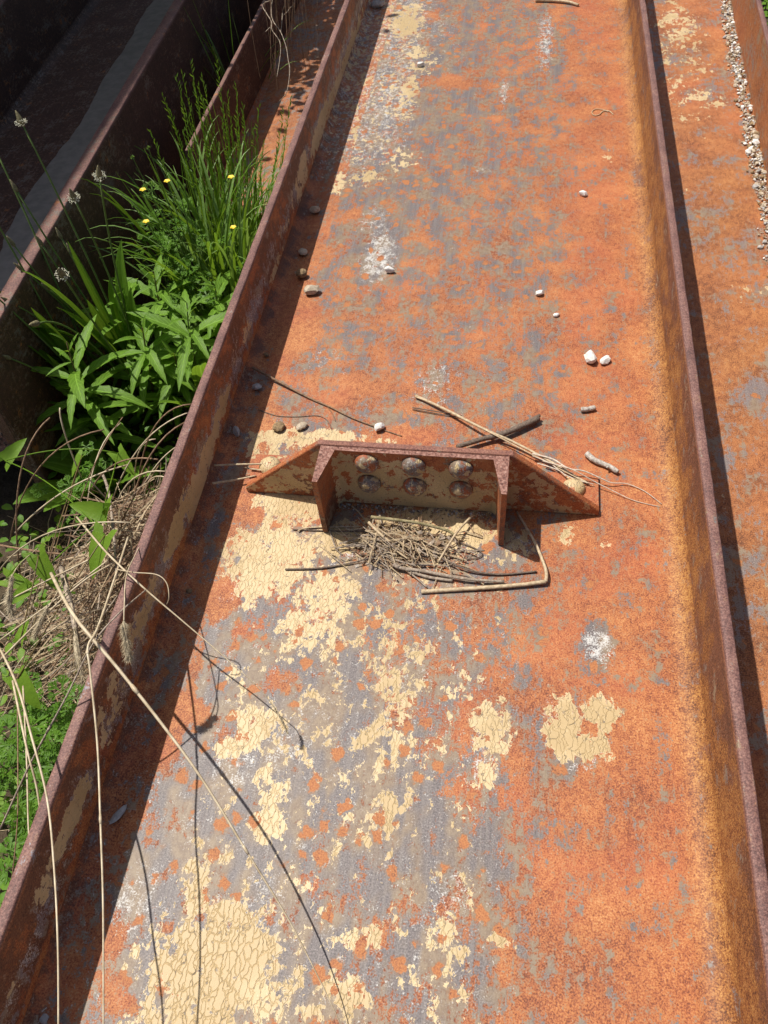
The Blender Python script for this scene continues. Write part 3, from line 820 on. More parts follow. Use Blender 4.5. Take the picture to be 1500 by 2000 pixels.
# ground ----------------------------------------------------------------------
def soil_mat():
    g = G('weedy_soil')
    P = g.coord()
    n = g.noise(P, 14, 8, 0.7); n2 = g.noise(P, 160, 4, 0.7)
    col = g.ramp(g.m('ADD', g.m('MULTIPLY', n, 0.6), g.m('MULTIPLY', n2, 0.4)),
                 [(0.3, (0.035, 0.026, 0.018)), (0.5, (0.085, 0.062, 0.040)), (0.7, (0.17, 0.13, 0.085))])
    return g.finish(col, 0.95, g.m('ADD', n, g.m('MULTIPLY', n2, 0.4)), 0.8, 0.02, 0.2)
def ground_mesh():
    xs = np.concatenate([[-60, -20, -8, -4], np.linspace(-2.4, 1.6, 60), [3, 8, 20, 60]])
    ys = np.concatenate([[-60, -20, -8, -3], np.linspace(-1.6, 3.4, 76), [5, 10, 25, 60]])
    V = []
    for y in ys:
        for x in xs:
            V.append((x, y, GROUND_Z + 0.022 * lfnoise(x * 3.1, y * 3.1, 0) + 0.008 * lfnoise(x * 13, y * 13, 4)))
    nx = len(xs)
    F = [(j * nx + i, j * nx + i + 1, (j + 1) * nx + i + 1, (j + 1) * nx + i) for j in range(len(ys) - 1) for i in range(nx - 1)]
    return mesh('ground', V, F, soil_mat(), True)
tag(link('ground', ground_mesh()), kind='structure')
STONES = [(0.2429, 0.3545, 0.0147, 'white'), (0.2712, 0.3516, 0.0098, 'white'), (-0.1452, 0.1473, 0.0097, 'white'), (-0.3489, 0.539, 0.0126, 'tan'), (-0.3843, 0.5953, 0.0105, 'brown'), (-0.3973, 0.6799, 0.0096, 'tan'), (-0.3991, 0.8454, 0.0102, 'tan'), (-0.1876, 0.6182, 0.0092, 'white'), (-0.2217, 1.5908, 0.0091, 'white'), (0.2367, 0.9253, 0.0083, 'white'), (0.1426, 0.5519, 0.0075, 'white'), (-0.4022, 2.0058, 0.0189, 'grey'), (-0.4027, 0.2387, 0.0083, 'grey'), (-0.4151, 0.1183, 0.009, 'grey'), (-0.2937, 0.1405, 0.0089, 'tan'), (-0.3375, 0.1351, 0.0099, 'brown'), (0.1771, 0.4853, 0.0052, 'white'), (-0.4196, -0.8349, 0.0057, 'grey'), (-0.409, -0.5927, 0.0087, 'flat'), (-0.4065, 0.3352, 0.0054, 'brown'), (-0.4105, -0.2317, 0.0043, 'brown')]
STICKS = {'bark': ([(0.2324, 0.1065, 0.006), (0.2443, 0.0921, 0.007), (0.2601, 0.0846, 0.006), (0.272, 0.0775, 0.007), (0.2848, 0.0676, 0.006)], 0.0054, 0.0044, 'bark'), 'stub': ([(0.2239, 0.2142, 0.006), (0.236, 0.2162, 0.006), (0.249, 0.2209, 0.006)], 0.0047, 0.0047, 'bark'), 'dark': ([(0.0022, 0.1016, 0.012), (0.0451, 0.1231, 0.012), (0.0902, 0.1432, 0.011), (0.1465, 0.1834, 0.01)], 0.0042, 0.0061, 'dark'), 'stalk': ([(-0.087, 0.2343, 0.004), (-0.0263, 0.1953, 0.01), (0.0484, 0.1429, 0.018), (0.1002, 0.1199, 0.014), (0.1553, 0.0877, 0.012), (0.1991, 0.0532, 0.016), (0.2336, 0.0311, 0.014)], 0.003, 0.0019, 'straw'), 'pairA': ([(-0.0904, 0.2026, 0.004), (-0.0457, 0.1949, 0.005), (0.005, 0.188, 0.003)], 0.0012, 0.001, 'dark'), 'pairB': ([(-0.0891, 0.1996, 0.003), (-0.0454, 0.1915, 0.003), (0.0034, 0.1836, 0.002)], 0.0011, 0.0008, 'dark'), 'longstem': ([(-0.423, 0.2865, 0.012), (-0.3909, 0.2696, 0.01), (-0.3442, 0.2444, 0.006), (-0.2872, 0.214, 0.003), (-0.2484, 0.1955, 0.003), (-0.1991, 0.1688, 0.003), (-0.142, 0.1457, 0.002), (-0.1016, 0.1311, 0.001)], 0.0028, 0.001, 'brown'), 'wisp': ([(-0.2537, 0.1962, 0.002), (-0.2431, 0.1819, 0.002), (-0.2325, 0.161, 0.002)], 0.0008, 0.0006, 'brown'), 'wiggle': ([(-0.3884, 0.1822, 0.001), (-0.3495, 0.1682, 0.001), (-0.309, 0.168, 0.001), (-0.2697, 0.1731, 0.001), (-0.2476, 0.161, 0.001), (-0.2356, 0.138, 0.001)], 0.0009, 0.0007, 'dark'), 'toptwig': ([(0.1031, 2.0174, 0.006), (0.1578, 2.0101, 0.006), (0.2056, 1.9956, 0.006), (0.2373, 1.9761, 0.004)], 0.0052, 0.0041, 'straw'), 'fibre': ([(0.3207, 1.3017, 0.001), (0.3106, 1.3186, 0.002), (0.2947, 1.3189, 0.002), (0.2836, 1.3003, 0.002), (0.2704, 1.2978, 0.002), (0.2654, 1.3139, 0.002), (0.2751, 1.33, 0.002), (0.2947, 1.325, 0.003), (0.3078, 1.316, 0.002)], 0.0012, 0.0011, 'straw'), 'reedA': ([(-0.0304, -0.2014, 0.003), (0.0157, -0.1941, 0.004), (0.08, -0.1844, 0.005), (0.1279, -0.1761, 0.006), (0.1644, -0.1685, 0.008)], 0.0037, 0.0034, 'straw'), 'reedB': ([(0.1643, -0.1691, 0.009), (0.1646, -0.1537, 0.012), (0.1585, -0.133, 0.014), (0.1457, -0.099, 0.014), (0.1283, -0.0612, 0.01), (0.1149, -0.0324, 0.006)], 0.0032, 0.0019, 'straw'), 'branch': ([(-0.0806, -0.1586, 0.012), (-0.0661, -0.1627, 0.008), (-0.0281, -0.1655, 0.008), (0.0055, -0.1705, 0.008), (0.0468, -0.1747, 0.008), (0.0996, -0.1728, 0.006)], 0.0036, 0.0023, 'grey'), 'branch2': ([(-0.0482, -0.1666, 0.004), (-0.0191, -0.1739, 0.004), (0.0175, -0.1767, 0.004)], 0.0028, 0.0025, 'grey'), 'fork': ([(-0.0622, -0.1615, 0.005), (-0.0422, -0.1759, 0.004), (-0.0223, -0.192, 0.003)], 0.0017, 0.0013, 'grey'), 'curve': ([(-0.0039, -0.1389, 0.01), (0.0203, -0.1495, 0.008), (0.0539, -0.1576, 0.005), (0.095, -0.1577, 0.003), (0.1499, -0.1472, 0.003)], 0.002, 0.0016, 'dark'), 'leftlong': ([(-0.2596, -0.1772, 0.002), (-0.2059, -0.1713, 0.003), (-0.1646, -0.1607, 0.003), (-0.1236, -0.1461, 0.006), (-0.0872, -0.1267, 0.012)], 0.0017, 0.0012, 'dark'), 'nestbar': ([(-0.1282, -0.0739, 0.022), (-0.088, -0.0792, 0.026), (-0.0447, -0.0818, 0.024), (-0.0017, -0.0863, 0.016), (0.0141, -0.0927, 0.012)], 0.0032, 0.0022, 'moss'), 'nestdiag': ([(0.0425, -0.0479, 0.012), (0.0233, -0.0791, 0.016), (0.0091, -0.1135, 0.022), (-0.0083, -0.1459, 0.008)], 0.0023, 0.0018, 'straw'), 'nestflat': ([(-0.1314, -0.0835, 0.02), (-0.1063, -0.1079, 0.02), (-0.0787, -0.1261, 0.012), (-0.0558, -0.1442, 0.004)], 0.0027, 0.0022, 'straw'), 'loop': ([(-0.0013, -0.0935, 0.004), (0.0293, -0.1028, 0.003), (0.051, -0.1113, 0.003), (0.0616, -0.1207, 0.003), (0.0522, -0.1295, 0.003), (0.0274, -0.1336, 0.003), (0.0105, -0.1316, 0.004)], 0.001, 0.001, 'dark'), 'lstrawA': ([(-0.4261, 0.0131, 0.03), (-0.3796, 0.0221, 0.026), (-0.3166, 0.0328, 0.02)], 0.0019, 0.0017, 'straw'), 'lstrawB': ([(-0.3742, 0.0225, 0.016), (-0.3527, 0.0203, 0.016), (-0.3263, 0.0174, 0.016)], 0.0017, 0.0015, 'straw'), 'lstrawC': ([(-0.4217, -0.0216, 0.022), (-0.3897, -0.0057, 0.014), (-0.3502, 0.0078, 0.014)], 0.0023, 0.0015, 'straw'), 'fstrawA': ([(-0.253, -0.0997, 0.004), (-0.2386, -0.0913, 0.003), (-0.1948, -0.0857, 0.003), (-0.1464, -0.0816, 0.004)], 0.0016, 0.0012, 'straw'), 'fstrawB': ([(-0.2631, -0.0958, 0.002), (-0.2023, -0.0942, 0.002), (-0.1321, -0.0897, 0.002)], 0.0013, 0.0011, 'dark'), 'rootA': ([(0.1371, 0.0931, 0.014), (0.1726, 0.0789, 0.018), (0.198, 0.0528, 0.026), (0.2241, 0.0506, 0.024), (0.2553, 0.044, 0.014), (0.2732, 0.0411, 0.008), (0.2996, 0.0439, 0.004), (0.329, 0.0308, 0.002), (0.355, 0.0052, 0.002)], 0.0018, 0.0006, 'pale'), 'rootB': ([(0.1551, 0.0759, 0.016), (0.1854, 0.0611, 0.022), (0.2062, 0.0466, 0.03), (0.2423, 0.0374, 0.014), (0.2771, 0.0238, 0.006), (0.311, 0.0095, 0.002), (0.3524, 0.0003, 0.001)], 0.0014, 0.0005, 'pale'), 'rootC': ([(0.1373, 0.09, 0.012), (0.1684, 0.0709, 0.016), (0.1902, 0.0475, 0.018), (0.2158, 0.0328, 0.02), (0.2419, 0.0289, 0.016)], 0.0011, 0.0009, 'pale'), 'rootD': ([(0.1465, 0.0711, 0.014), (0.1815, 0.0549, 0.018), (0.1943, 0.0404, 0.02)], 0.0012, 0.0009, 'pale')}
DRY = {'A': ([(-0.5932, -0.2765, 0.1), (-0.4682, -0.3974, 0.2), (-0.388, -0.4613, 0.19), (-0.3056, -0.53, 0.165), (-0.2505, -0.5801, 0.145), (-0.1893, -0.6439, 0.118), (-0.1336, -0.7026, 0.08), (-0.0915, -0.7544, 0.05), (-0.0572, -0.8007, 0.02)], 0.0028, 0.0005), 'B': ([(-0.4819, -0.2138, 0.12), (-0.4297, -0.4033, 0.2), (-0.4217, -0.4486, 0.22), (-0.4096, -0.4792, 0.215), (-0.3805, -0.5593, 0.19), (-0.3483, -0.6448, 0.183), (-0.3218, -0.7214, 0.172), (-0.3013, -0.7917, 0.158), (-0.2877, -0.8484, 0.14)], 0.0018, 0.001), 'C': ([(-0.649, -0.38, 0.1), (-0.53, -0.4836, 0.17), (-0.471, -0.5583, 0.18), (-0.4248, -0.6272, 0.175), (-0.3879, -0.702, 0.17), (-0.3534, -0.7759, 0.172), (-0.3283, -0.8506, 0.16)], 0.0018, 0.001), 'D': ([(-0.6256, -0.1332, 0.05), (-0.5041, -0.2487, 0.14), (-0.4356, -0.3048, 0.165), (-0.3911, -0.3333, 0.155), (-0.3555, -0.353, 0.14), (-0.3129, -0.3764, 0.12), (-0.2644, -0.4054, 0.105), (-0.234, -0.4231, 0.09)], 0.0018, 0.0006), 'Dloop': ([(-0.4574, -0.2964, 0.16), (-0.4217, -0.3083, 0.175), (-0.3862, -0.3119, 0.18), (-0.3698, -0.3209, 0.175), (-0.3642, -0.3369, 0.165), (-0.3705, -0.341, 0.15)], 0.0009, 0.0007), 'E': ([(-0.57, -0.63, 0.0), (-0.5174, -0.5595, 0.08), (-0.4583, -0.4936, 0.16), (-0.4281, -0.4372, 0.2), (-0.4065, -0.3924, 0.205), (-0.3981, -0.3321, 0.17)], 0.0015, 0.001), 'F': ([(-0.6267, -0.4384, 0.0), (-0.5681, -0.5507, 0.02), (-0.546, -0.6273, 0.0), (-0.5472, -0.7197, -0.06)], 0.0011, 0.0008), 'G': ([(-0.5929, -0.4414, 0.05), (-0.5378, -0.5473, 0.06), (-0.5078, -0.6238, 0.05), (-0.4839, -0.6827, 0.04)], 0.0014, 0.001), 'H': ([(-0.5924, -0.4473, 0.08), (-0.508, -0.5524, 0.12), (-0.4841, -0.5969, 0.1), (-0.4661, -0.6506, 0.07)], 0.0017, 0.0012), 'I': ([(-0.6798, 0.0424, -0.05), (-0.6078, -0.0523, 0.02), (-0.5439, -0.1661, 0.06), (-0.5083, -0.2532, 0.06)], 0.0029, 0.0021), 'J': ([(-0.659, -0.1945, -0.02), (-0.5612, -0.3141, 0.06), (-0.5334, -0.3649, 0.06)], 0.0055, 0.0038), 'K': ([(-0.8145, -0.1378, -0.05), (-0.7154, -0.1751, 0.0), (-0.6438, -0.1903, 0.02)], 0.0024, 0.002), 'L': ([(-0.6804, -0.383, 0.0), (-0.6053, -0.3214, 0.05), (-0.5448, -0.269, 0.08), (-0.5043, -0.2088, 0.06)], 0.0018, 0.0013), 'M': ([(-0.7246, -0.284, 0.0), (-0.6294, -0.2509, 0.04), (-0.5428, -0.2138, 0.07)], 0.0015, 0.0012), 'N': ([(-0.6749, -0.3621, 0.03), (-0.593, -0.2984, 0.06), (-0.5233, -0.2336, 0.08)], 0.0012, 0.0012)}
FOX = {'hang': ([(-0.494, -0.1034, 0.06), (-0.4529, -0.2281, 0.13), (-0.4234, -0.3198, 0.19), (-0.4027, -0.3763, 0.205), (-0.3975, -0.3988, 0.2)], [(-0.3975, -0.3988, 0.2), (-0.3971, -0.4112, 0.185), (-0.395, -0.4222, 0.17), (-0.3954, -0.4298, 0.155)]), 'thick': ([(-0.6459, -0.2064, 0.0), (-0.545, -0.3181, 0.1), (-0.5052, -0.375, 0.13)], [(-0.5029, -0.379, 0.13), (-0.488, -0.4101, 0.13), (-0.4792, -0.4319, 0.12), (-0.4712, -0.4496, 0.11)]), 'left': ([(-0.6895, -0.1813, 0.02), (-0.6504, -0.2623, 0.1), (-0.6323, -0.3009, 0.13)], [(-0.6331, -0.3009, 0.13), (-0.6329, -0.32, 0.12), (-0.6394, -0.3309, 0.1), (-0.6392, -0.3417, 0.08)]), 'midleft': ([(-0.6329, -0.2157, 0.0), (-0.5966, -0.2894, 0.06), (-0.5871, -0.3235, 0.08)], [(-0.5887, -0.3236, 0.08), (-0.5954, -0.3365, 0.07), (-0.6022, -0.3493, 0.06), (-0.6073, -0.3621, 0.05)]), 'tip': ([(-0.234, -0.4231, 0.09), (-0.2195, -0.433, 0.078), (-0.2047, -0.4473, 0.062)], [(-0.2088, -0.4418, 0.066), (-0.199, -0.4527, 0.055), (-0.1933, -0.46, 0.045), (-0.1899, -0.4665, 0.036)])}
PL_SIDE = [((-0.9826, 0.2765, 0.02), 0.036), ((-0.9397, 0.2188, -0.04), 0.04), ((-1.0126, 0.197, -0.1), 0.045), ((-0.9076, 0.1739, -0.1), 0.04), ((-0.8017, 0.1915, -0.08), 0.036), ((-0.9492, 0.3327, 0.16), 0.034), ((-0.9227, 0.2817, 0.1), 0.034), ((-0.8698, 0.3225, 0.12), 0.034), ((-0.9857, 0.2262, -0.02), 0.036), ((-0.8393, 0.2345, -0.02), 0.034), ((-0.8529, 0.2764, 0.04), 0.03), ((-0.9965, 0.1305, -0.14), 0.045), ((-0.8416, 0.1412, -0.14), 0.04)]
PL_SIDE_ST = [((-0.9441, 0.5445, 0.34), 0), ((-0.9191, 0.4113, 0.28), 0), ((-0.8866, 0.2154, 0.08), 0), ((-0.911, 0.282, 0.2), 0)]
PL_LEAF = [((-0.8595, 0.334, 0.2), 0.034), ((-0.7803, 0.4029, 0.22), 0.024), ((-0.7218, 0.4949, 0.16), 0.03), ((-0.9395, 0.3039, 0.12), 0.036), ((-0.9669, 0.2876, 0.05), 0.03), ((-0.8822, 0.4131, 0.1), 0.03), ((-0.8106, 0.4246, 0.06), 0.034), ((-0.7533, 0.4517, 0.1), 0.03), ((-0.7124, 0.4452, 0.08), 0.03), ((-0.9316, 0.2791, 0.02), 0.034), ((-0.8815, 0.3071, 0.08), 0.03), ((-0.683, 0.454, 0.02), 0.034), ((-0.6437, 0.3705, -0.05), 0.034), ((-0.8155, 0.3247, 0.12), 0.028)]
PL_LOW = [((-0.9164, 0.0339, -0.16), 0.05), ((-0.8126, -0.0084, -0.12), 0.05), ((-0.8239, 0.0748, -0.16), 0.045), ((-0.9101, 0.1365, -0.14), 0.05)]
PL_STALK = [((-0.8823, 0.5741, 0.36), 1), ((-0.6941, 0.4542, 0.32), 1), ((-0.7357, 0.413, 0.3), 1), ((-0.7083, 0.2399, 0.26), 1), ((-0.9025, 0.4926, 0.27), 0), ((-0.9062, 0.4118, 0.2), 0), ((-0.8486, 0.4166, 0.2), 0), ((-0.8358, 0.4684, 0.18), 0), ((-0.7783, 0.2064, 0.18), 2), ((-0.9002, 0.3122, 0.14), 0), ((-0.9056, 0.4002, 0.15), 0), ((-0.8543, 0.3798, 0.12), 0), ((-0.8221, 0.4592, 0.15), 0)]
GOLD = [((-0.7712, 0.2461, 0.1), (-0.8007, 0.264, -0.28)), ((-0.5612, 0.3723, 0.1), (-0.6367, 0.4607, -0.2)), ((-0.6587, 0.3406, 0.06), (-0.7715, 0.4323, -0.28)), ((-0.7509, 0.4698, 0.06), (-0.8071, 0.5017, -0.28)), ((-0.6184, 0.3547, -0.02), (-0.6935, 0.437, -0.28)), ((-0.5638, 0.5285, 0.02), (-0.6369, 0.6235, -0.28)), ((-0.7001, 0.5382, 0.05), (-0.7874, 0.6159, -0.28))]
BIND = [((-0.5326, -0.1988, 0.1), (-0.35, 1.0), 0.075), ((-0.6551, -0.2213, 0.06), (0.55, 1), 0.07), ((-0.5655, -0.1403, 0.08), (-0.9, -0.2), 0.06), ((-0.6383, -0.4097, 0.0), (0.7, 1), 0.06), ((-0.7353, -0.2347, 0.0), (1, 0.3), 0.055), ((-0.6474, 0.0711, -0.02), (0.6, 0.8), 0.055), ((-0.7309, 0.0763, -0.04), (-0.5, 0.9), 0.05), ((-0.6743, -0.2621, 0.02), (-0.8, 0.6), 0.045), ((-0.8669, 0.0365, -0.02), (0.7, -0.8), 0.06), ((-0.6618, -0.3449, 0.0), (0.3, -0.9), 0.04), ((-0.5618, -0.1484, 0.07), (0.2, -1), 0.045)]
GERAN = [(-0.6758, -0.4744, -0.12), (-0.5975, -0.4697, -0.1), (-0.67, -0.4351, -0.14), (-0.6884, -0.4998, -0.16), (-0.5754, -0.4242, -0.1), (-0.6337, -0.511, -0.16), (-0.6627, -0.5494, -0.18), (-0.6247, -0.4117, -0.12), (-0.7631, 0.0985, -0.1), (-0.7355, 0.0177, -0.08), (-0.7209, 0.6944, 0.02), (-0.8066, 0.7421, 0.0), (-0.6697, 0.653, -0.02), (-0.7915, 0.7971, 0.02), (-0.5993, 0.6053, -0.04), (-0.6925, 0.615, -0.05), (-0.6529, 0.7251, 0.0), (-0.6568, -0.6157, -0.2), (-0.6313, -0.5705, -0.18)]
TWIGS = [[(-0.6423, 1.6619, 0.2), (-0.694, 1.6892, 0.14), (-0.6786, 1.6541, 0.13), (-0.6574, 1.6194, 0.12), (-0.6511, 1.5895, 0.11), (-0.6222, 1.546, 0.1), (-0.6126, 1.514, 0.09), (-0.6093, 1.4828, 0.08), (-0.6062, 1.41, 0.06)], [(-0.6566, 1.699, 0.2), (-0.6631, 1.6627, 0.14), (-0.6468, 1.6009, 0.13), (-0.6149, 1.5504, 0.12), (-0.5912, 1.4996, 0.1), (-0.5811, 1.4631, 0.08), (-0.5702, 1.4235, 0.07), (-0.5716, 1.3623, 0.04), (-0.595, 1.3514, 0.02)], [(-0.6071, 1.6241, 0.2), (-0.6249, 1.643, 0.14), (-0.6169, 1.578, 0.125), (-0.6149, 1.5504, 0.12)], [(-0.6511, 1.5895, 0.11), (-0.6567, 1.5911, 0.115), (-0.663, 1.5647, 0.115)], [(-0.5784, 1.6221, 0.2), (-0.599, 1.6298, 0.15), (-0.616, 1.6082, 0.14)]]
GRASS_TIPS = [(-0.6763, 0.896, 0.3), (-0.6663, 0.891, 0.28), (-0.628, 0.8777, 0.34), (-0.6308, 0.9137, 0.28), (-0.6142, 0.8942, 0.3), (-0.6081, 0.9783, 0.22), (-0.5834, 0.9728, 0.24), (-0.5761, 0.9819, 0.2), (-0.5619, 1.0097, 0.18), (-0.5502, 0.9785, 0.14), (-0.7003, 0.8455, 0.28), (-0.5501, 1.2103, 0.1), (-0.5425, 1.1435, 0.1), (-0.6175, 0.9664, 0.22), (-0.6093, 0.9419, 0.3), (-0.6629, 0.9195, 0.3), (-0.6382, 0.8878, 0.27), (-0.5892, 0.9343, 0.2), (-0.5601, 0.9494, 0.18)]
# ------------------------------------------------------------------ materials of the small things
M_STONE = {'white': simple('white_stone', (0.62, 0.60, 0.56), (0.78, 0.76, 0.72), 150, 0.8, 0.5, 0.002),
           'tan': simple('tan_stone', (0.34, 0.27, 0.19), (0.55, 0.47, 0.36), 160, 0.85, 0.6, 0.002),
           'brown': simple('brown_stone', (0.14, 0.09, 0.05), (0.36, 0.25, 0.13), 160, 0.85, 0.7, 0.003),
           'grey': simple('grey_stone', (0.30, 0.29, 0.28), (0.46, 0.45, 0.43), 170, 0.85, 0.5, 0.002)}
M_STONE['flat'] = M_STONE['grey']
M_WOOD = {'bark': simple('grey_bark', (0.26, 0.22, 0.18), (0.60, 0.55, 0.49), 220, 0.85, 0.8, 0.003, (1, 1, 1)),
          'dark': simple('dark_twig', (0.085, 0.060, 0.045), (0.20, 0.150, 0.115), 260, 0.8, 0.6, 0.002),
          'straw': simple('dry_straw', (0.34, 0.25, 0.15), (0.58, 0.46, 0.30), 180, 0.6, 0.4, 0.001),
          'brown': simple('brown_stem', (0.13, 0.075, 0.045), (0.30, 0.19, 0.11), 200, 0.7, 0.4, 0.001),
          'grey': simple('weathered_twig', (0.19, 0.145, 0.105), (0.44, 0.36, 0.28), 220, 0.8, 0.6, 0.002),
          'moss': simple('mossy_twig', (0.15, 0.125, 0.055), (0.36, 0.30, 0.17), 200, 0.85, 0.6, 0.002),
          'pale': simple('pale_rootlet', (0.42, 0.34, 0.26), (0.66, 0.58, 0.48), 200, 0.7, 0.3, 0.001)}
M_DRY = simple('bleached_stalk', (0.40, 0.31, 0.19), (0.62, 0.52, 0.36), 60, 0.5, 0.3, 0.001, (1, 1, 1), 0.5)

def stone_mesh(r, seed, kind):
    rs = random.Random(seed)
    bm = bmesh.new()
    bmesh.ops.create_icosphere(bm, subdivisions=2, radius=1.0)
    sc = Vector((1.0, rs.uniform(0.62, 0.85), rs.uniform(0.45, 0.7)))
    if kind == 'flat': sc = Vector((0.6, 1.35, 0.22))
    cuts = 9 if kind in ('white', 'grey') else 6
    for _ in range(cuts):
        n = Vector((rs.gauss(0, 1), rs.gauss(0, 1), rs.gauss(0, 1))).normalized()
        d = rs.uniform(0.55, 0.82)
        for v in bm.verts:
            e = v.co.dot(n) - d
            if e > 0: v.co -= n * e
    for v in bm.verts:
        v.co += Vector((rs.uniform(-1, 1), rs.uniform(-1, 1), rs.uniform(-1, 1))) * 0.03
        v.co = Vector((v.co.x * sc.x, v.co.y * sc.y, v.co.z * sc.z)) * r * 1.12
    zmin = min(v.co.z for v in bm.verts)
    for v in bm.verts: v.co.z -= zmin
    me = bpy.data.meshes.new('stone'); bm.to_mesh(me); bm.free()
    me.materials.append(M_STONE[kind])
    return me

STONE_LABEL = {0: 'largest white angular stone, beside a smaller one on the rusted web', 1: 'smaller white stone lying beside the large angular white stone',
               2: 'white pebble just behind the cream painted bracket base', 3: 'pale tan pebble at the edge of the flange shadow',
               4: 'brown lump of grit half in the shadow of the flange', 5: 'tan pebble in the shadow beside the flange foot',
               6: 'dull tan pebble in the flange shadow above the white primer patch', 7: 'white chip of stone on the grey and white worn patch',
               11: 'grey rounded stone in shade at the far foot of the flange', 13: 'small grey cube of stone in shade near the bracket tip',
               12: 'grey chip of stone in shade, lying by the long brown stem', 14: 'tan crumb of grit on cream paint behind the bracket',
               15: 'brown crumb of grit on cream paint behind the bracket', 17: 'flat grey chip in the shadow at the near end of the flange',
               18: 'leaf shaped flat grey stone lying in the shadow of the flange', 19: 'tiny brown flake of stone in shade near the long brown stem',
               8: 'tiny pale pebble on the cream paint at the far end of the web', 9: 'white pebble alone on smooth orange rust near the ochre flange', 10: 'small white pebble on mottled grey and orange rust',
               16: 'tiniest white chip lying between the mottled rust and the large stones',
               20: 'tiny brown pebble in shade beside the dry loop of stem'}
for i, (x, y, r, k) in enumerate(STONES):
    o = link('stone' if r > 0.009 else 'pebble', stone_mesh(r * 1.28, 100 + i, k), None, (x, y, 0.0003), (0, 0, random.uniform(0, 6.28)))
    if k == 'flat': o.rotation_euler = (0, 0, -0.5)
    tag(o, STONE_LABEL.get(i, 'small white pebble lying alone on open orange rust'), 'stone', 'stones on the girder web')

def smooth_path(pts, n=4):
    P = [Vector(p) for p in pts]
    if len(P) < 3:
        return [P[0].lerp(P[1], t / n) for t in range(n + 1)]
    out = []
    for i in range(len(P) - 1):
        p0 = P[max(i - 1, 0)]; p1 = P[i]; p2 = P[i + 1]; p3 = P[min(i + 2, len(P) - 1)]
        for k in range(n):
            t = k / n
            out.append(0.5 * ((2 * p1) + (p2 - p0) * t + (2 * p0 - 5 * p1 + 4 * p2 - p3) * t * t + (3 * p1 - p0 - 3 * p2 + p3) * t ** 3))
    out.append(P[-1])
    return out

STICK_INFO = {
 'bark': ('twig', 'pale peeling twig lying slanted behind the bracket rivet', 'twig'),
 'stub': ('twig', 'short stub of grey twig alone on the orange rust', 'twig'),
 'dark': ('stick', 'dark split stick leaning on the back of the bracket', 'stick'),
 'stalk': ('dry_stalk', 'long tan stalk crossing over the dark stick', 'stalk'),
 'pairA': ('dry_straw', 'thin dark stem of a parallel pair under the long tan stalk', 'stem'),
 'pairB': ('dry_straw', 'thin dark stem of a parallel pair under the long tan stalk', 'stem'),
 'longstem': ('dry_straw', 'long thin brown stem running from the flange shadow toward the white pebble', 'stem'),
 'wisp': ('dry_straw', 'short wisp hanging off the long thin brown stem', 'stem'),
 'wiggle': ('dry_straw', 'hair thin wavy stem behind the left tip of the bracket', 'stem'),
 'toptwig': ('twig', 'thin straw coloured twig at the far end of the web', 'twig'),
 'fibre': ('fibre', 'tiny looped straw fibre on smooth orange rust', 'fibre'),
 'reedA': ('reed', 'straight dry reed lying along the front of the straw heap', 'reed'),
 'reedB': ('reed', 'bent flat reed rising into the shadow of the channel stub', 'reed'),
 'branch': ('twig', 'grey branching twig in front of the straw heap', 'twig'),
 'branch2': ('twig', 'stubby grey twig lying against the branching twig', 'twig'),
 'fork': ('twig', 'thin slanted twig touching the straight dry reed', 'twig'),
 'curve': ('dry_straw', 'dark curved stem right of the straw heap', 'stem'),
 'leftlong': ('dry_straw', 'dark thin stem reaching out of the heap across cream paint', 'stem'),
 'nestbar': ('twig', 'mossy twig lying on top of the straw heap', 'twig'),
 'nestdiag': ('dry_straw', 'tan stem slanting out of the heap toward the channel stub', 'stem'),
 'nestflat': ('dry_straw', 'pale flat straw slanting down the left side of the heap', 'stem'),
 'loop': ('dry_straw', 'wiry dark loop of stem beside the straw heap', 'stem'),
 'lstrawA': ('straw', 'straight dry straw lying from the flange shadow to the bracket rivet', 'straw'),
 'lstrawB': ('straw', 'short pale straw resting on the left tip of the bracket', 'straw'),
 'lstrawC': ('straw', 'dark ended straw poking from shade to the bracket tip', 'straw'),
 'fstrawA': ('straw', 'pale straw passing under the foot of the channel stub', 'straw'),
 'fstrawB': ('straw', 'dark straw just in front of the pale one under the channel foot', 'straw'),
 'rootA': ('rootlet', 'pale rootlet trailing over the bracket rivet to the fillet', 'rootlet'),
 'rootB': ('rootlet', 'thin beaded rootlet trailing past the bracket corner', 'rootlet'),
 'rootC': ('rootlet', 'fine pale rootlet tangled behind the bracket rivet', 'rootlet'),
 'rootD': ('rootlet', 'fine pale rootlet tangled behind the bracket rivet', 'rootlet')}
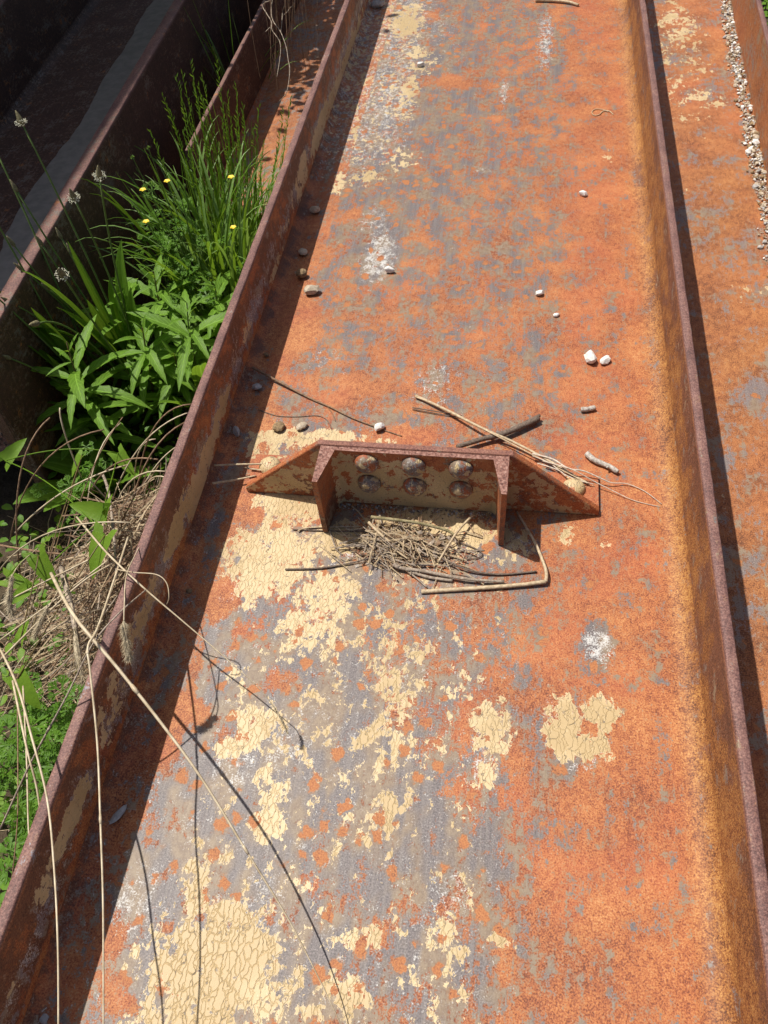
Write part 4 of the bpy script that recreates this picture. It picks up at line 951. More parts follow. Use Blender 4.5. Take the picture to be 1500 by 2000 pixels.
for k, (pts, r0, r1, mt) in STICKS.items():
    nm, lab, cat = STICK_INFO[k]
    sp = smooth_path(pts, 5)
    n = len(sp)
    rad = [r0 + (r1 - r0) * i / (n - 1) for i in range(n)]
    if mt in ('bark', 'dark', 'grey', 'moss'):
        rad = [r * (1 + 0.16 * lfnoise(i * 0.9, len(k) * 3.3)) for i, r in enumerate(rad)]
    sp = [Vector((p.x, p.y, max(p.z, rad[i] * 0.95))) for i, p in enumerate(sp)]
    mb = MB()
    mb.tube(sp, rad, 7 if r0 > 0.002 else 5)
    if k == 'dark':
        mb.tube([p + Vector((0.002, 0.006 * (i / n), 0.002)) for i, p in enumerate(sp)], [r * 0.55 for r in rad], 5)
    if k == 'stalk':
        mb.tube([p + Vector((0.004 * math.sin(i * 0.3), -0.004 + 0.003 * math.sin(i * 0.22), 0.001)) for i, p in enumerate(sp)], [r * 0.5 for r in rad], 5)
    if k in ('bark', 'branch'):
        for j in (int(n * 0.35), int(n * 0.7)):
            d = Vector((random.uniform(-1, 1), random.uniform(-1, 1), 0.5)).normalized()
            mb.tube([sp[j], sp[j] + d * rad[j] * 2.0], [rad[j] * 0.6, rad[j] * 0.35], 5)
    o = mb.build(nm, M_WOOD[mt], None, True)
    tag(o, lab, cat, 'tangled rootlets' if k in ('rootC', 'rootD') else ('paired dark stems' if k.startswith('pair') else None))

# heap of straw caught inside the channel stub ------------------------------------
def straw_heap():
    rs = random.Random(5)
    mb = MB()
    cx, cy = -0.075, -0.118
    for i in range(330):
        a = rs.gauss(-0.25, 0.75) + (math.pi if rs.random() < 0.5 else 0)
        L = rs.uniform(0.02, 0.085)
        x = cx + rs.gauss(0, 0.042); y = cy + rs.gauss(0, 0.021)
        zt = 0.020 * math.exp(-((x - cx) / 0.06) ** 2 - ((y - cy) / 0.03) ** 2)
        z = rs.uniform(0.0012, 0.004 + zt)
        p0 = Vector((x - L / 2 * math.cos(a), y - L / 2 * math.sin(a), z)); p2 = Vector((x + L / 2 * math.cos(a), y + L / 2 * math.sin(a), max(0.001, z + rs.uniform(-0.006, 0.006))))
        pm = (p0 + p2) / 2 + Vector((rs.gauss(0, 0.006), rs.gauss(0, 0.006), rs.uniform(0, 0.004)))
        r = rs.choice((0.0006, 0.0007, 0.0009, 0.0013))
        mb.tube([p0, pm, p2], r, 4, rs.choice((0, 0, 1, 2)))
    for i in range(150):
        x = cx + 0.03 + rs.gauss(0, 0.032); y = cy + 0.006 + rs.gauss(0, 0.014)
        z = rs.uniform(0.001, 0.018) * math.exp(-((x - cx - 0.03) / 0.05) ** 2) + 0.001
        a = rs.uniform(0, 6.28); s = rs.uniform(0.002, 0.0055)
        u = Vector((math.cos(a), math.sin(a), rs.uniform(-.4, .4))) * s; w = Vector((-math.sin(a), math.cos(a), rs.uniform(-.4, .4))) * s * 0.6
        c = Vector((x, y, z)); h = Vector((0, 0, 0.0012))
        mb.add([c - u - w, c + u - w, c + u * 0.8 + w, c - u + w, c + h], [(0, 1, 4), (1, 2, 4), (2, 3, 4), (3, 0, 4), (3, 2, 1, 0)], rs.choice((1, 2, 3)))
    o = mb.build('straw_heap', [M_WOOD['straw'], M_WOOD['grey'], M_WOOD['brown'], M_STONE['brown']])
    tag(o, 'loose heap of dry straw and bark bits caught in the channel stub', 'straw', kind='stuff')
straw_heap()

# dirt and grit gathered along the foot of the channel web and in the fillets
def grit(name, label, pts_fn, n, smin, smax, mats, cat='gravel', seed=3):
    rs = random.Random(seed)
    base = bmesh.new(); bmesh.ops.create_icosphere(base, subdivisions=1, radius=1.0)
    bv = [v.co.copy() for v in base.verts]; bf = [tuple(v.index for v in f.verts) for f in base.faces]; base.free()
    mb = MB()
    for i in range(n):
        p, k = pts_fn(rs)
        s = smin * (smax / smin) ** (rs.random() ** 2.2) * k
        sc = Vector((s * rs.uniform(0.7, 1.3), s * rs.uniform(0.7, 1.3), s * rs.uniform(0.5, 0.9)))
        R = Matrix.Rotation(rs.uniform(0, 6.28), 3, 'Z') @ Matrix.Rotation(rs.uniform(-.6, .6), 3, 'X')
        vs = []
        for v in bv:
            w = v * (1 + rs.uniform(-0.22, 0.16))
            vs.append(p + R @ Vector((w.x * sc.x, w.y * sc.y, w.z * sc.z)))
        mb.add(vs, bf, rs.randrange(len(mats)))
    o = mb.build(name, mats)
    tag(o, label, cat, kind='stuff')
    return o
gritm = [M_STONE['grey'], M_STONE['tan'], M_STONE['brown']]
def foot(rs):
    x = rs.uniform(-0.135, 0.13); y = -0.0115 - abs(rs.gauss(0, 0.006))
    return bk @ Vector((x, y, 0.0012)), 1.0
grit('grit', 'dark grit and paint crumbs along the foot of the channel stub', foot, 260, 0.0010, 0.0034, [M_STONE['grey'], M_STONE['brown'], M_WOOD['dark']], 'grit', 4)

G_R = Matrix.Translation((0.443, 0.0, -0.112)) @ Matrix.Rotation(math.radians(-1.85), 4, 'Z')
def gr_strip(rs):
    y = rs.uniform(-1.0, 2.9)
    w = 0.016 + 0.006 * lfnoise(y * 5, 2.0)
    x = XR_R - 0.016 + rs.gauss(0, 1) * w * 0.55
    x = min(x, XR_R - 0.006)
    z = 0.001 + max(0, (x - (XR_R - 0.022))) * 0.8
    k = 1.8 if (lfnoise(y * 7.0, 5.0) > 0.25 and rs.random() < 0.5) else 1.0
    return G_R @ Vector((x, y, z + 0.002)), k
grit('gravel', 'strip of pale gravel lying in the corner of the orange girder', gr_strip, 4000, 0.0016, 0.0075, [M_STONE['grey'], M_STONE['tan'], M_STONE['tan'], M_STONE['white'], M_STONE['brown']], 'gravel', 6)

G_3 = Matrix.Translation((-0.90, 0.5, -0.10)) @ Matrix.Rotation(math.radians(2.1), 4, 'Z')
def gr3(rs):
    y = rs.uniform(-0.36, 2.2); x = -0.031 - abs(rs.gauss(0, 0.075))
    return G_3 @ Vector((x, y, 0.004 + max(0, 0.05 + x) * 0.7)), 1.0
M_DGRIT = [simple('dark_brown_gravel', (0.055, 0.045, 0.036), (0.13, 0.11, 0.09), 120, 0.9, 0.5, 0.002), simple('dark_gravel', (0.03, 0.024, 0.02), (0.08, 0.065, 0.05), 120, 0.9, 0.5, 0.002)]  # two dark gravel tones, the second darker
grit('gravel', 'dark gravel along the flange of the shaded deep girder', gr3, 1500, 0.002, 0.010, M_DGRIT, 'gravel', 8)
# dried silt in the shaded girder
def silt():
    V = []; F = []
    ys = np.linspace(-0.3, 2.4, 90); nx = 14
    for y in ys:
        l = -0.36 + 0.03 * lfnoise(y * 2.5, 1.0) + 0.012 * lfnoise(y * 14, 3.0); r = -0.20 + 0.025 * lfnoise(y * 3.5, 7.0) + 0.015 * lfnoise(y * 17, 8.0)
        for i in range(nx):
            t = i / (nx - 1)
            V.append((l + (r - l) * t, y, 0.0012 + 0.007 * math.sin(math.pi * t) ** 0.5))
    for j in range(len(ys) - 1):
        for i in range(nx - 1):
            F.append((j * nx + i, j * nx + i + 1, (j + 1) * nx + i + 1, (j + 1) * nx + i))
    me = mesh('silt', V, F, simple('dry_silt', (0.20, 0.18, 0.155), (0.27, 0.245, 0.21), 30, 0.95, 0.3, 0.002, detail=6), True)
    o = link('silt', me); o.matrix_world = G_3
    tag(o, 'bed of pale dried silt lying in the shaded deep girder', 'silt', kind='stuff')
silt()
M_CONC = simple('broken_concrete', (0.10, 0.085, 0.07), (0.22, 0.19, 0.16), 60, 0.9, 0.7, 0.004)
for i, (x, y, s, lab) in enumerate([(-0.22, -0.06, 0.055, 'dark broken lump of concrete in the shaded deep girder'), (-0.40, -0.18, 0.075, 'larger broken block lying at the near end of the deep girder'), (-0.13, -0.20, 0.04, 'small broken lump beside the flange of the deep girder')]):
    me = stone_mesh(s, 300 + i, 'white'); me.materials.clear(); me.materials.append(M_CONC)
    o = link('rubble', me); o.matrix_world = G_3 @ Matrix.Translation((x, y, 0.003)) @ Matrix.Rotation(i * 1.3, 4, 'Z')
    tag(o, lab, 'rubble')
# ------------------------------------------------------------------ plants
M_PLANT = leafmat('plantain_leaf', (0.11, 0.23, 0.020), (0.155, 0.30, 0.03), trans=0.42)
M_GOLD = leafmat('lance_leaf', (0.125, 0.255, 0.022), (0.17, 0.32, 0.032), trans=0.40)
M_GERAN = leafmat('cut_leaf', (0.10, 0.23, 0.022), (0.15, 0.30, 0.032), trans=0.40)
M_BIND = leafmat('arrow_leaf', (0.17, 0.32, 0.025), (0.22, 0.38, 0.035), trans=0.45)
M_GRASS = leafmat('grass_blade', (0.105, 0.22, 0.018), (0.15, 0.28, 0.028), trans=0.38, rough=0.42)
M_GRASS2 = leafmat('grass_blade_pale', (0.19, 0.33, 0.08), (0.26, 0.40, 0.12), trans=0.34, rough=0.38)
M_STEM = simple('green_stem', (0.085, 0.15, 0.03), (0.14, 0.20, 0.05), 60, 0.5, 0.2, 0.001)
M_RSTEM = simple('reddish_stem', (0.10, 0.06, 0.03), (0.16, 0.12, 0.04), 60, 0.5, 0.2, 0.001)
M_HEAD = simple('plantain_spike', (0.13, 0.11, 0.05), (0.27, 0.24, 0.13), 420, 0.8, 0.9, 0.002)
M_ANTHER = simple('cream_anther', (0.62, 0.60, 0.44), (0.78, 0.77, 0.62), 300, 0.7, 0.2, 0.001)
M_YEL = simple('yellow_petal', (0.75, 0.52, 0.03), (0.85, 0.65, 0.06), 200, 0.5, 0.2, 0.001)
M_BRIST = simple('foxtail_bristle', (0.30, 0.24, 0.15), (0.50, 0.42, 0.28), 200, 0.65, 0.2, 0.001)

def bez(p0, p1, p2, n):
    p0, p1, p2 = Vector(p0), Vector(p1), Vector(p2)
    return [p0 * (1 - t) ** 2 + p1 * 2 * t * (1 - t) + p2 * t * t for t in [i / n for i in range(n + 1)]]

def ribbon(mb, pts, widths, fold=0.3, normal=None, mi=0, serr=0.0, ribs=0):
    """leaf sheet along a path"""
    n = len(pts); cols = 3 if not ribs else 5
    vs = []; fs = []
    for i, p in enumerate(pts):
        t = (pts[min(i + 1, n - 1)] - pts[max(i - 1, 0)]).normalized()
        nr = Vector(normal) if normal is not None else Vector((0, 0, 1))
        side = t.cross(nr)
        if side.length < 1e-4: side = t.orthogonal()
        side.normalize(); up = side.cross(t).normalized()
        w = widths[i] * 0.5
        ws = w * (1 + serr * (1 if i % 2 else -1))
        if cols == 3:
            vs += [p - side * ws + up * w * fold, p, p + side * ws + up * w * fold]
        else:
            q = w * 0.13
            vs += [p - side * ws + up * w * fold * 0.9, p - side * ws * 0.5 + up * (w * fold * 0.55 + q), p, p + side * ws * 0.5 + up * (w * fold * 0.55 + q), p + side * ws + up * w * fold * 0.9]
    for i in range(n - 1):
        for c in range(cols - 1):
            b = i * cols + c
            fs.append((b, b + 1, b + 1 + cols, b + cols))
    mb.add(vs, fs, mi)

def lance(n, w, peak=0.45, tipp=1.0, base=0.18):
    out = []
    for i in range(n + 1):
        t = i / n
        if t < peak: s = base + (1 - base) * math.sin(t / peak * math.pi / 2)
        else: s = math.cos((t - peak) / (1 - peak) * math.pi / 2) ** tipp
        out.append(max(0.0006, w * s))
    return out

def leaf_obj(parent, root, tip, width, mat, arch=0.35, seed=0, serr=0.0, ribs=0, peak=0.55, fold=0.3, n=9, name='leaf', base=0.16):
    root, tip = Vector(root), Vector(tip)
    d = tip - root
    ctrl = root + d * 0.5 + Vector((0, 0, 1)) * d.length * arch
    pts = bez(root, ctrl, tip, n)
    mb = MB()
    h = Vector((d.x, d.y, 0))
    nrm = Vector((0, 0, 1)) if h.length > 0.25 * d.length else Vector((-0.3, -0.8, 0.4))
    ribbon(mb, pts, lance(n, width, peak, 0.9, base), fold, nrm, 0, serr, ribs)
    o = mb.build(name, mat, parent, True)
    cols = 5 if ribs else 3
    uv = np.zeros((len(mb.v), 4), dtype=np.float32)
    for i in range(n + 1):
        for c in range(cols):
            uv[i * cols + c] = (c / (cols - 1), i / n, 1.0 if ribs else 0.0, 1.0)
    uv[:, 0] = 0.06 + 0.88 * uv[:, 0]
    set_attr(o.data, 'leafuv', uv)
    return o

def plantain(root, leaves, stalks, label, group=None):
    g = empty('plantain', root); R = Vector(root)
    tag(g, label, 'plantain', group)
    rs = random.Random(len(leaves) * 7 + len(stalks))
    for tip, w in leaves:
        leaf_obj(g, (rs.uniform(-.015, .015), rs.uniform(-.015, .015), 0.01), Vector(tip) - R, w * 1.35, M_PLANT, rs.uniform(0.18, 0.34), ribs=1, fold=0.32, n=11)
    for tip, k in stalks:
        T = Vector(tip) - R
        base = Vector((rs.uniform(-.02, .02), rs.uniform(-.02, .02), 0.01))
        mb = MB()
        ctrl = base + (T - base) * 0.5 + Vector((rs.uniform(-.02, .02), rs.uniform(-.02, .02), 0.06 if k != 2 else 0.16))
        pts = bez(base, ctrl, T, 12)
        mb.tube(pts, [0.0026 - 0.0009 * i / 12 for i in range(13)], 6)
        st = mb.build('flower_stalk', M_STEM, g, True)
        t = (pts[-1] - pts[-2]).normalized()
        L = 0.030 if k == 1 else (0.026 if k == 0 else 0.036)
        mb = MB()
        hp = [T + t * (L * i / 8 - 0.002) for i in range(9)]
        hr = [0.0022, 0.0052, 0.0060, 0.0058, 0.0052, 0.0044, 0.0034, 0.0022, 0.0008]
        if k == 0: hr = [r * 0.72 for r in hr]
        mb.tube(hp, hr, 8)
        mb.build('flower_spike', M_HEAD, st, True)
        if k == 1:
            mb = MB(); u = t.orthogonal().normalized(); w = t.cross(u)
            for i in range(90):
                a = rs.uniform(0, 6.28); rr = rs.uniform(0.007, 0.0125)
                c = T + t * rs.uniform(0.001, 0.011) + (u * math.cos(a) + w * math.sin(a)) * rr
                s = 0.0011
                mb.add([c + Vector((s, 0, 0)), c + Vector((0, s, 0)), c - Vector((s, 0, 0)), c - Vector((0, s, 0)), c + Vector((0, 0, s)), c - Vector((0, 0, s))],
                       [(0, 1, 4), (1, 2, 4), (2, 3, 4), (3, 0, 4), (1, 0, 5), (2, 1, 5), (3, 2, 5), (0, 3, 5)])
            mb.build('anthers', M_ANTHER, st)
    return g
plantain((-0.79, 0.46, GROUND_Z + 0.01), PL_LEAF, PL_STALK, 'tall ribwort plantain with ribbed leaves and flowering stalks by the deep girder')
plantain((-0.82, 0.36, GROUND_Z + 0.01), PL_SIDE, PL_SIDE_ST, 'wide plantain with long leaves spreading under the flange of the deep girder')
plantain((-0.78, 0.18, GROUND_Z + 0.02), PL_LOW + [((-0.74, 0.02, -0.10), 0.045), ((-0.62, 0.10, -0.12), 0.04), ((-0.88, 0.26, -0.12), 0.04)], [], 'low plantain rosette with broad drooping leaves above the straw')
rs_ = random.Random(4)
plantain((-0.60, 0.40, GROUND_Z + 0.02), [((-0.60 + 0.16 * math.cos(a), 0.40 + 0.18 * math.sin(a), rs_.uniform(-0.10, 0.06)), 0.03) for a in (0.4, 1.2, 2.2, 3.0, 3.9, 4.6, 5.3)], [], 'plantain rosette without flowers tucked against the shaded flange')

def lance_plant(top, base, label, seed):
    top, base = Vector(top), Vector(base)
    base = Vector((base.x, base.y, GROUND_Z + 0.01))
    rs = random.Random(seed)
    g = empty('goldenrod', base); tag(g, label, 'weed', 'leafy weeds with lance shaped leaves')
    T = top - base
    pts = bez((0, 0, 0), T * 0.5 + Vector((rs.uniform(-.02, .02), rs.uniform(-.02, .02), 0.03)), T, 14)
    mb = MB(); mb.tube(pts, [0.0030 - 0.0018 * i / 14 for i in range(15)], 6)
    mb.build('stem', M_RSTEM if seed % 2 else M_STEM, g, True)
    N = 26
    for i in range(N):
        f = 0.30 + 0.70 * i / (N - 1)
        p = pts[min(14, int(f * 14))]
        a = i * 2.399 + rs.uniform(-.3, .3)
        L = (0.135 if i < N - 6 else 0.065 - 0.006 * (i - N + 6)) * rs.uniform(0.8, 1.15)
        el = rs.uniform(-0.15, 0.45) + (0.5 if i > N - 6 else 0)
        tip = p + Vector((math.cos(a) * math.cos(el), math.sin(a) * math.cos(el), math.sin(el))) * L + Vector((0, 0, -0.02 if i < N - 6 else 0.0))
        leaf_obj(g, p, tip, L * rs.uniform(0.15, 0.21), M_GOLD, rs.uniform(0.10, 0.26), serr=0.09, peak=0.42, fold=0.38, n=13)
    return g
GLAB = ['lance leaved weed with long drooping leaves in front of the plantain', 'reddish stemmed lance leaved weed right beside the shaded flange', 'short bushy lance leaved weed between plantain and flange',
        'lance leaved weed growing up through the plantain leaves', 'low lance leaved weed in the shade under the flange', 'small lance leaved weed at the foot of the grass tuft', 'lance leaved weed just before the yellow flowers']
for i, (a, b) in enumerate(GOLD):
    lance_plant(a, b, GLAB[i], 31 + i)

# grass tuft -------------------------------------------------------------------
def grass_tuft(name, root, tips, n_extra, label, seed, spread=0.13, hmin=0.28, hmax=0.50, seeds=True, reach0=0.06, wide=1.0):
    rs = random.Random(seed)
    R = Vector(root)
    g = empty(name, root); tag(g, label, 'grass')
    def blade(base, tip, w, mat, arch, straight):
        d = tip - base
        ctrl = base + d * 0.5 + (Vector((0, 0, 1)) * d.length * arch)
        pts = bez(base, ctrl, tip, 10)
        mb = MB()
        hv = Vector((d.x, d.y, 0.0001))
        nrm = Vector((0, 0, 1)) if hv.length > 0.4 * d.length else Vector((rs.uniform(-1, 1), -1, 0.3))
        ribbon(mb, pts, [max(0.0008, w * (0.75 + 0.25 * math.sin(min(1, k / 4) * 1.57)) * (1 - (k / 10) ** 2.2)) for k in range(11)], 0.35, nrm)
        return mb.build('blade', mat, g, True), pts
    for tp in tips:
        T = Vector(tp) - R
        for q in range(2):
            b = Vector((T.x * 0.55 + rs.gauss(0, 0.02), T.y * 0.3 + rs.gauss(0, 0.03) - 0.02, 0.0))
            t2 = T + Vector((rs.gauss(0, 0.012), rs.gauss(0, 0.012), -q * rs.uniform(0.02, 0.10)))
            o, pts = blade(b, t2, rs.uniform(0.004, 0.006), M_GRASS, 0.04, True)
            if seeds and q == 0:
                mb = MB()
                for k in range(26):
                    f = 0.62 + 0.38 * k / 26
                    i0 = min(9, int(f * 10)); p = pts[i0].lerp(pts[i0 + 1], f * 10 - i0)
                    d = Vector((rs.uniform(-1, 1), rs.uniform(-1, 1), 1.6)).normalized()
                    mb.leaf(p, d, (0, -1, 0.2), 0.013, 0.0028, 0.1, 0.3, 2)
                mb.build('seed_head', M_GRASS, o)
    for i in range(n_extra):
        a = rs.uniform(0, 6.28); r = spread * math.sqrt(rs.random())
        b = Vector((math.cos(a) * r, math.sin(a) * r, 0))
        out = rs.uniform(0, 6.28); L = rs.uniform(hmin, hmax)
        reach = rs.uniform(reach0, 0.30)
        droop = reach > 0.14
        tip = b + Vector((math.cos(out) * reach, math.sin(out) * reach * 0.9, L * (0.72 if droop else 0.9)))
        if (R + tip).x > -0.475 and (R + tip).y < B2Y0 + 3: tip.x = -0.475 - R.x - rs.uniform(0, 0.04)
        blade(b, tip, wide * rs.uniform(0.0045, 0.009), M_GRASS2 if rs.random() < 0.45 else M_GRASS, 0.45 if droop else 0.10, False)
    return g
grass_tuft('grass_tuft', (-0.665, 0.88, GROUND_Z + 0.01), GRASS_TIPS + [(x - 0.03, y - 0.05, z - 0.05) for x, y, z in GRASS_TIPS[::2]], 150, 'big tuft of green seeding grass at the end of the narrow girder', 3)
grass_tuft('grass_tuft', (-0.655, 0.76, GROUND_Z + 0.01), [], 75, 'wide arching pale grass blades spilling over the yellow flowers', 21, 0.09, 0.46, 0.66, reach0=0.14, wide=1.35)
grass_tuft('grass_tuft', (-0.84, 1.75, GROUND_Z + 0.01), [], 16, 'thin grass growing in the dark gap between two girders', 9, 0.05, 0.3, 0.55)
grass_tuft('grass_tuft', (-0.60, 0.62, GROUND_Z + 0.01), [], 26, 'short grass tuft between the big tuft and the leafy weeds', 12, 0.10, 0.15, 0.30)

# cut leaved geranium, arrow leaved bindweed -------------------------------------
def geranium_leaf(seed):
    rs = random.Random(seed)
    mb = MB(); R = 0.020
    for i in range(5):
        a = -2.1 + 4.2 * i / 4
        d = Vector((math.cos(a), math.sin(a), 0)); s = Vector((-d.y, d.x, 0))
        L = R * (1.0 - 0.18 * abs(i - 2) / 2)
        z = Vector((0, 0, 1))
        mb.add([Vector((0, 0, 0)), d * L * 0.55 - s * L * 0.10, d * L * 0.55 + s * L * 0.10], [(0, 1, 2)])
        for q in (-1, 0, 1):
            c = d * L * 0.42 + s * q * L * 0.06
            dd = (d + s * q * 0.62).normalized(); ss = Vector((-dd.y, dd.x, 0))
            l2 = L * (0.62 if q == 0 else 0.50)
            tip = c + dd * l2 + z * rs.uniform(-.002, .002)
            mb.add([c, c + dd * l2 * 0.45 - ss * L * 0.10 + z * 0.001, tip, c + dd * l2 * 0.45 + ss * L * 0.10 + z * 0.001], [(0, 1, 2, 3)])
            for w in (-1, 1):
                c2 = c + dd * l2 * 0.5; d3 = (dd + ss * w * 0.8).normalized(); s3 = Vector((-d3.y, d3.x, 0))
                mb.add([c2, c2 + d3 * l2 * 0.25 - s3 * L * 0.05, c2 + d3 * l2 * 0.48, c2 + d3 * l2 * 0.25 + s3 * L * 0.05], [(0, 1, 2, 3)])
    return mesh('leaf', mb.v, mb.f, M_GERAN)
GL_ = [geranium_leaf(i) for i in range(3)]
def geranium(pos, seed, label):
    rs = random.Random(seed)
    base = Vector((pos[0] + rs.uniform(-.03, .03), pos[1] + rs.uniform(-.03, .03), GROUND_Z + 0.01))
    g = empty('geranium', base); tag(g, label, 'geranium', 'cut leaved geraniums')
    for i in range(9):
        t = Vector(pos) - base + Vector((rs.gauss(0, 0.036), rs.gauss(0, 0.036), rs.gauss(-0.02, 0.025))) * (1 if i else 0)
        t.z = max(t.z, 0.02)
        mb = MB(); mb.tube(bez((0, 0, 0), t * 0.5 + Vector((0, 0, 0.02)), t, 6), 0.0009, 4)
        st = mb.build('stalk', M_STEM, g)
        o = link('leaf', GL_[i % 3], g, t, (rs.uniform(-.5, .5) - 0.2, rs.uniform(-.5, .5), rs.uniform(0, 6.28)))
        k = rs.uniform(0.9, 1.6) * (1.25 if i == 0 else 1); o.scale = (k, k, k)
    return g
for i, p in enumerate(GERAN):
    near = p[1] < 0
    geranium(p, 60 + i, 'cut leaved geranium low on the ground beside the near part of the shaded flange' if near and i not in (8, 9) else ('cut leaved geranium growing among the dry straw' if i in (8, 9) else 'cut leaved geranium around the foot of the grass tuft'))

def bindweed():
    g = empty('bindweed', (-0.62, -0.15, GROUND_Z + 0.01)); R = Vector(g.location)
    tag(g, 'bindweed with bright arrow shaped leaves climbing over the dry straw', 'bindweed')
    P = []
    for (pos, dpx, L) in BIND:
        rs = random.Random(int(L * 1e4) + int(abs(pos[0]) * 1e4))
        c = Vector(pos) - R
        # lobed leaf: blade + two basal ears
        d = (RX * dpx[0] - UP * dpx[1]); d = Vector((d.x, d.y, d.z)).normalized()
        nrm = (Vector((0, -0.35, 0.8)) + Vector((rs.uniform(-.5, .3), rs.uniform(-.3, .3), 0))).normalized()
        side = d.cross(nrm).normalized(); up = side.cross(d).normalized()
        mb = MB()
        n = 8
        vs = []; fs = []
        for i in range(n + 1):
            t = i / n
            w = L * 0.26 * (math.cos(t * math.pi / 2) ** 0.8) * (1 + 0.05 * math.sin(i * 2.5))
            p = c + d * L * t - up * L * 0.10 * t * t
            vs += [p - side * w + up * w * 0.35, p + up * 0.0, p + side * w + up * w * 0.35]
        for i in range(n):
            b = i * 3; fs += [(b, b + 1, b + 4, b + 3), (b + 1, b + 2, b + 5, b + 4)]
        mb.add(vs, fs)
        for s in (-1, 1):
            mb.add([c, c + side * s * L * 0.26 + up * L * 0.08, c + side * s * L * 0.30 - d * L * 0.22 + up * L * 0.06, c + side * s * L * 0.12 - d * L * 0.16, c + side * s * L * 0.05], [(0, 1, 2, 3, 4) if s < 0 else (4, 3, 2, 1, 0)])
        mb.build('leaf', M_BIND, g, True)
        P.append(c)
    for i, c in enumerate(P):
        mb = MB()
        q = P[(i + 3) % len(P)]
        mb.tube(bez(c, (c + q) / 2 + Vector((0.02, 0.01, 0.035)), q, 12), 0.0011, 5)
        mb.build('vine', M_BIND if i % 3 else M_RSTEM, g, True)
bindweed()

# buttercup with yellow flowers --------------------------------------------------
def buttercup():
    g = empty('buttercup', (-0.70, 0.74, GROUND_Z + 0.01)); tag(g, 'buttercup with small yellow flowers and green seed heads before the grass', 'buttercup')
    rs = random.Random(2); R = Vector(g.location)
    for i in range(15):
        top = Vector((-0.70 + rs.gauss(-0.01, 0.07), 0.72 + rs.gauss(0, 0.07), rs.uniform(0.06, 0.26))) - R
        mb = MB(); pts = bez((rs.gauss(0, .02), rs.gauss(0, .02), 0), top * 0.5 + Vector((0, 0, 0.05)), top, 8)
        mb.tube(pts, [0.0016 - 0.0007 * k / 8 for k in range(9)], 5)
        st = mb.build('stem', M_STEM, g)
        mb = MB()
        if i < 5:
            for k in range(5):
                a = k * 1.2566
                mb.leaf(top, (math.cos(a), math.sin(a), 0.35), (0, 0, 1), 0.008, 0.008, 0.2, 0.3, 3)
            mb.build('flower', M_YEL, st)
        else:
            for k in range(40):
                a = rs.uniform(0, 6.28); e = rs.uniform(-1.2, 1.5)
                d = Vector((math.cos(a) * math.cos(e), math.sin(a) * math.cos(e), math.sin(e)))
                mb.leaf(top, d, d.orthogonal(), 0.0055, 0.0018, 0.1, 0.2, 2)
            mb.build('seed_head', M_GRASS2, st)
buttercup()

# low carpet of small leaves, nobody could count it ------------------------------
def carpet():
    rs = random.Random(77); mb = MB()
    for i in range(17000):
        y = rs.uniform(-1.15, 1.25); x = rs.uniform(-1.0, -0.455) if i < 9000 else rs.uniform(-1.75, -0.95)
        if x < -1.0 and y > 0.02: continue
        if y > 0.08 and x < -0.885 + 0.0 * y: continue
        dens = 0.55 + 0.75 * lfnoise(x * 7, y * 7, 2.0)
        if -0.30 < y < 0.10: dens *= 0.45
        if y < -0.30: dens *= 0.55
        if rs.random() > dens: continue
        z = GROUND_Z + abs(rs.gauss(0.02, 0.055))
        a = rs.uniform(0, 6.28); el = rs.uniform(-0.2, 0.7)
        d = Vector((math.cos(a) * math.cos(el), math.sin(a) * math.cos(el), math.sin(el)))
        L = rs.uniform(0.012, 0.034)
        mb.leaf((x, y, z), d, (0, 0, 1), L, L * rs.uniform(0.4, 0.75), rs.uniform(0.2, 0.9), 0.25, 3, None, rs.choice((0, 0, 1, 2)))
    o = mb.build('ground_cover', [M_GERAN, M_GOLD, M_BIND], None, True)
    tag(o, 'low carpet of small green weeds covering the soil beside the girder', 'weeds', kind='stuff')
carpet()

def straw_mat():
    rs = random.Random(17); mb = MB()
    for i in range(2100):
        if rs.random() < 0.6:
            x = rs.gauss(-0.585, 0.070); y = rs.gauss(-0.13, 0.13)
        else:
            x = rs.uniform(-0.90, -0.47); y = rs.gauss(-0.13, 0.12)
        x = min(x, -0.468)
        mound = 0.34 * math.exp(-((x + 0.55) / 0.14) ** 2 - ((y + 0.12) / 0.20) ** 2)
        z = GROUND_Z + 0.01 + mound * rs.random() ** 0.6 + rs.uniform(0, 0.03)
        a = rs.gauss(0.75, 0.45) if rs.random() < 0.6 else rs.uniform(0, 6.28)
        if rs.random() < 0.35: el = rs.uniform(0.3, 1.3)
        else: el = rs.gauss(0, 0.22)
        L = rs.uniform(0.04, 0.24)
        d = Vector((math.cos(a) * math.cos(el), math.sin(a) * math.cos(el), math.sin(el))) * L / 2
        c = Vector((x, y, z))
        p0, p2 = c - d, c + d
        for p in (p0, p2):
            if p.x > -0.458: p.x = -0.458 - rs.uniform(0, 0.02)
            if p.z < GROUND_Z: p.z = GROUND_Z + 0.004
            if p.z > 0.16: p.z = 0.16
        pm = (p0 + p2) / 2 + Vector((rs.gauss(-0.006, 0.008), rs.gauss(0, 0.01), rs.uniform(-0.006, 0.014)))
        mb.tube([p0, pm, p2], rs.choice((0.0006, 0.0008, 0.001, 0.0014)), 3, rs.choice((0, 0, 1, 1, 2)), False)
    o = mb.build('straw_mat', [M_WOOD['straw'], M_WOOD['brown'], M_WOOD['grey']])
    tag(o, 'matted dry straw heaped against the outside of the shaded flange', 'straw', kind='stuff')
straw_mat()

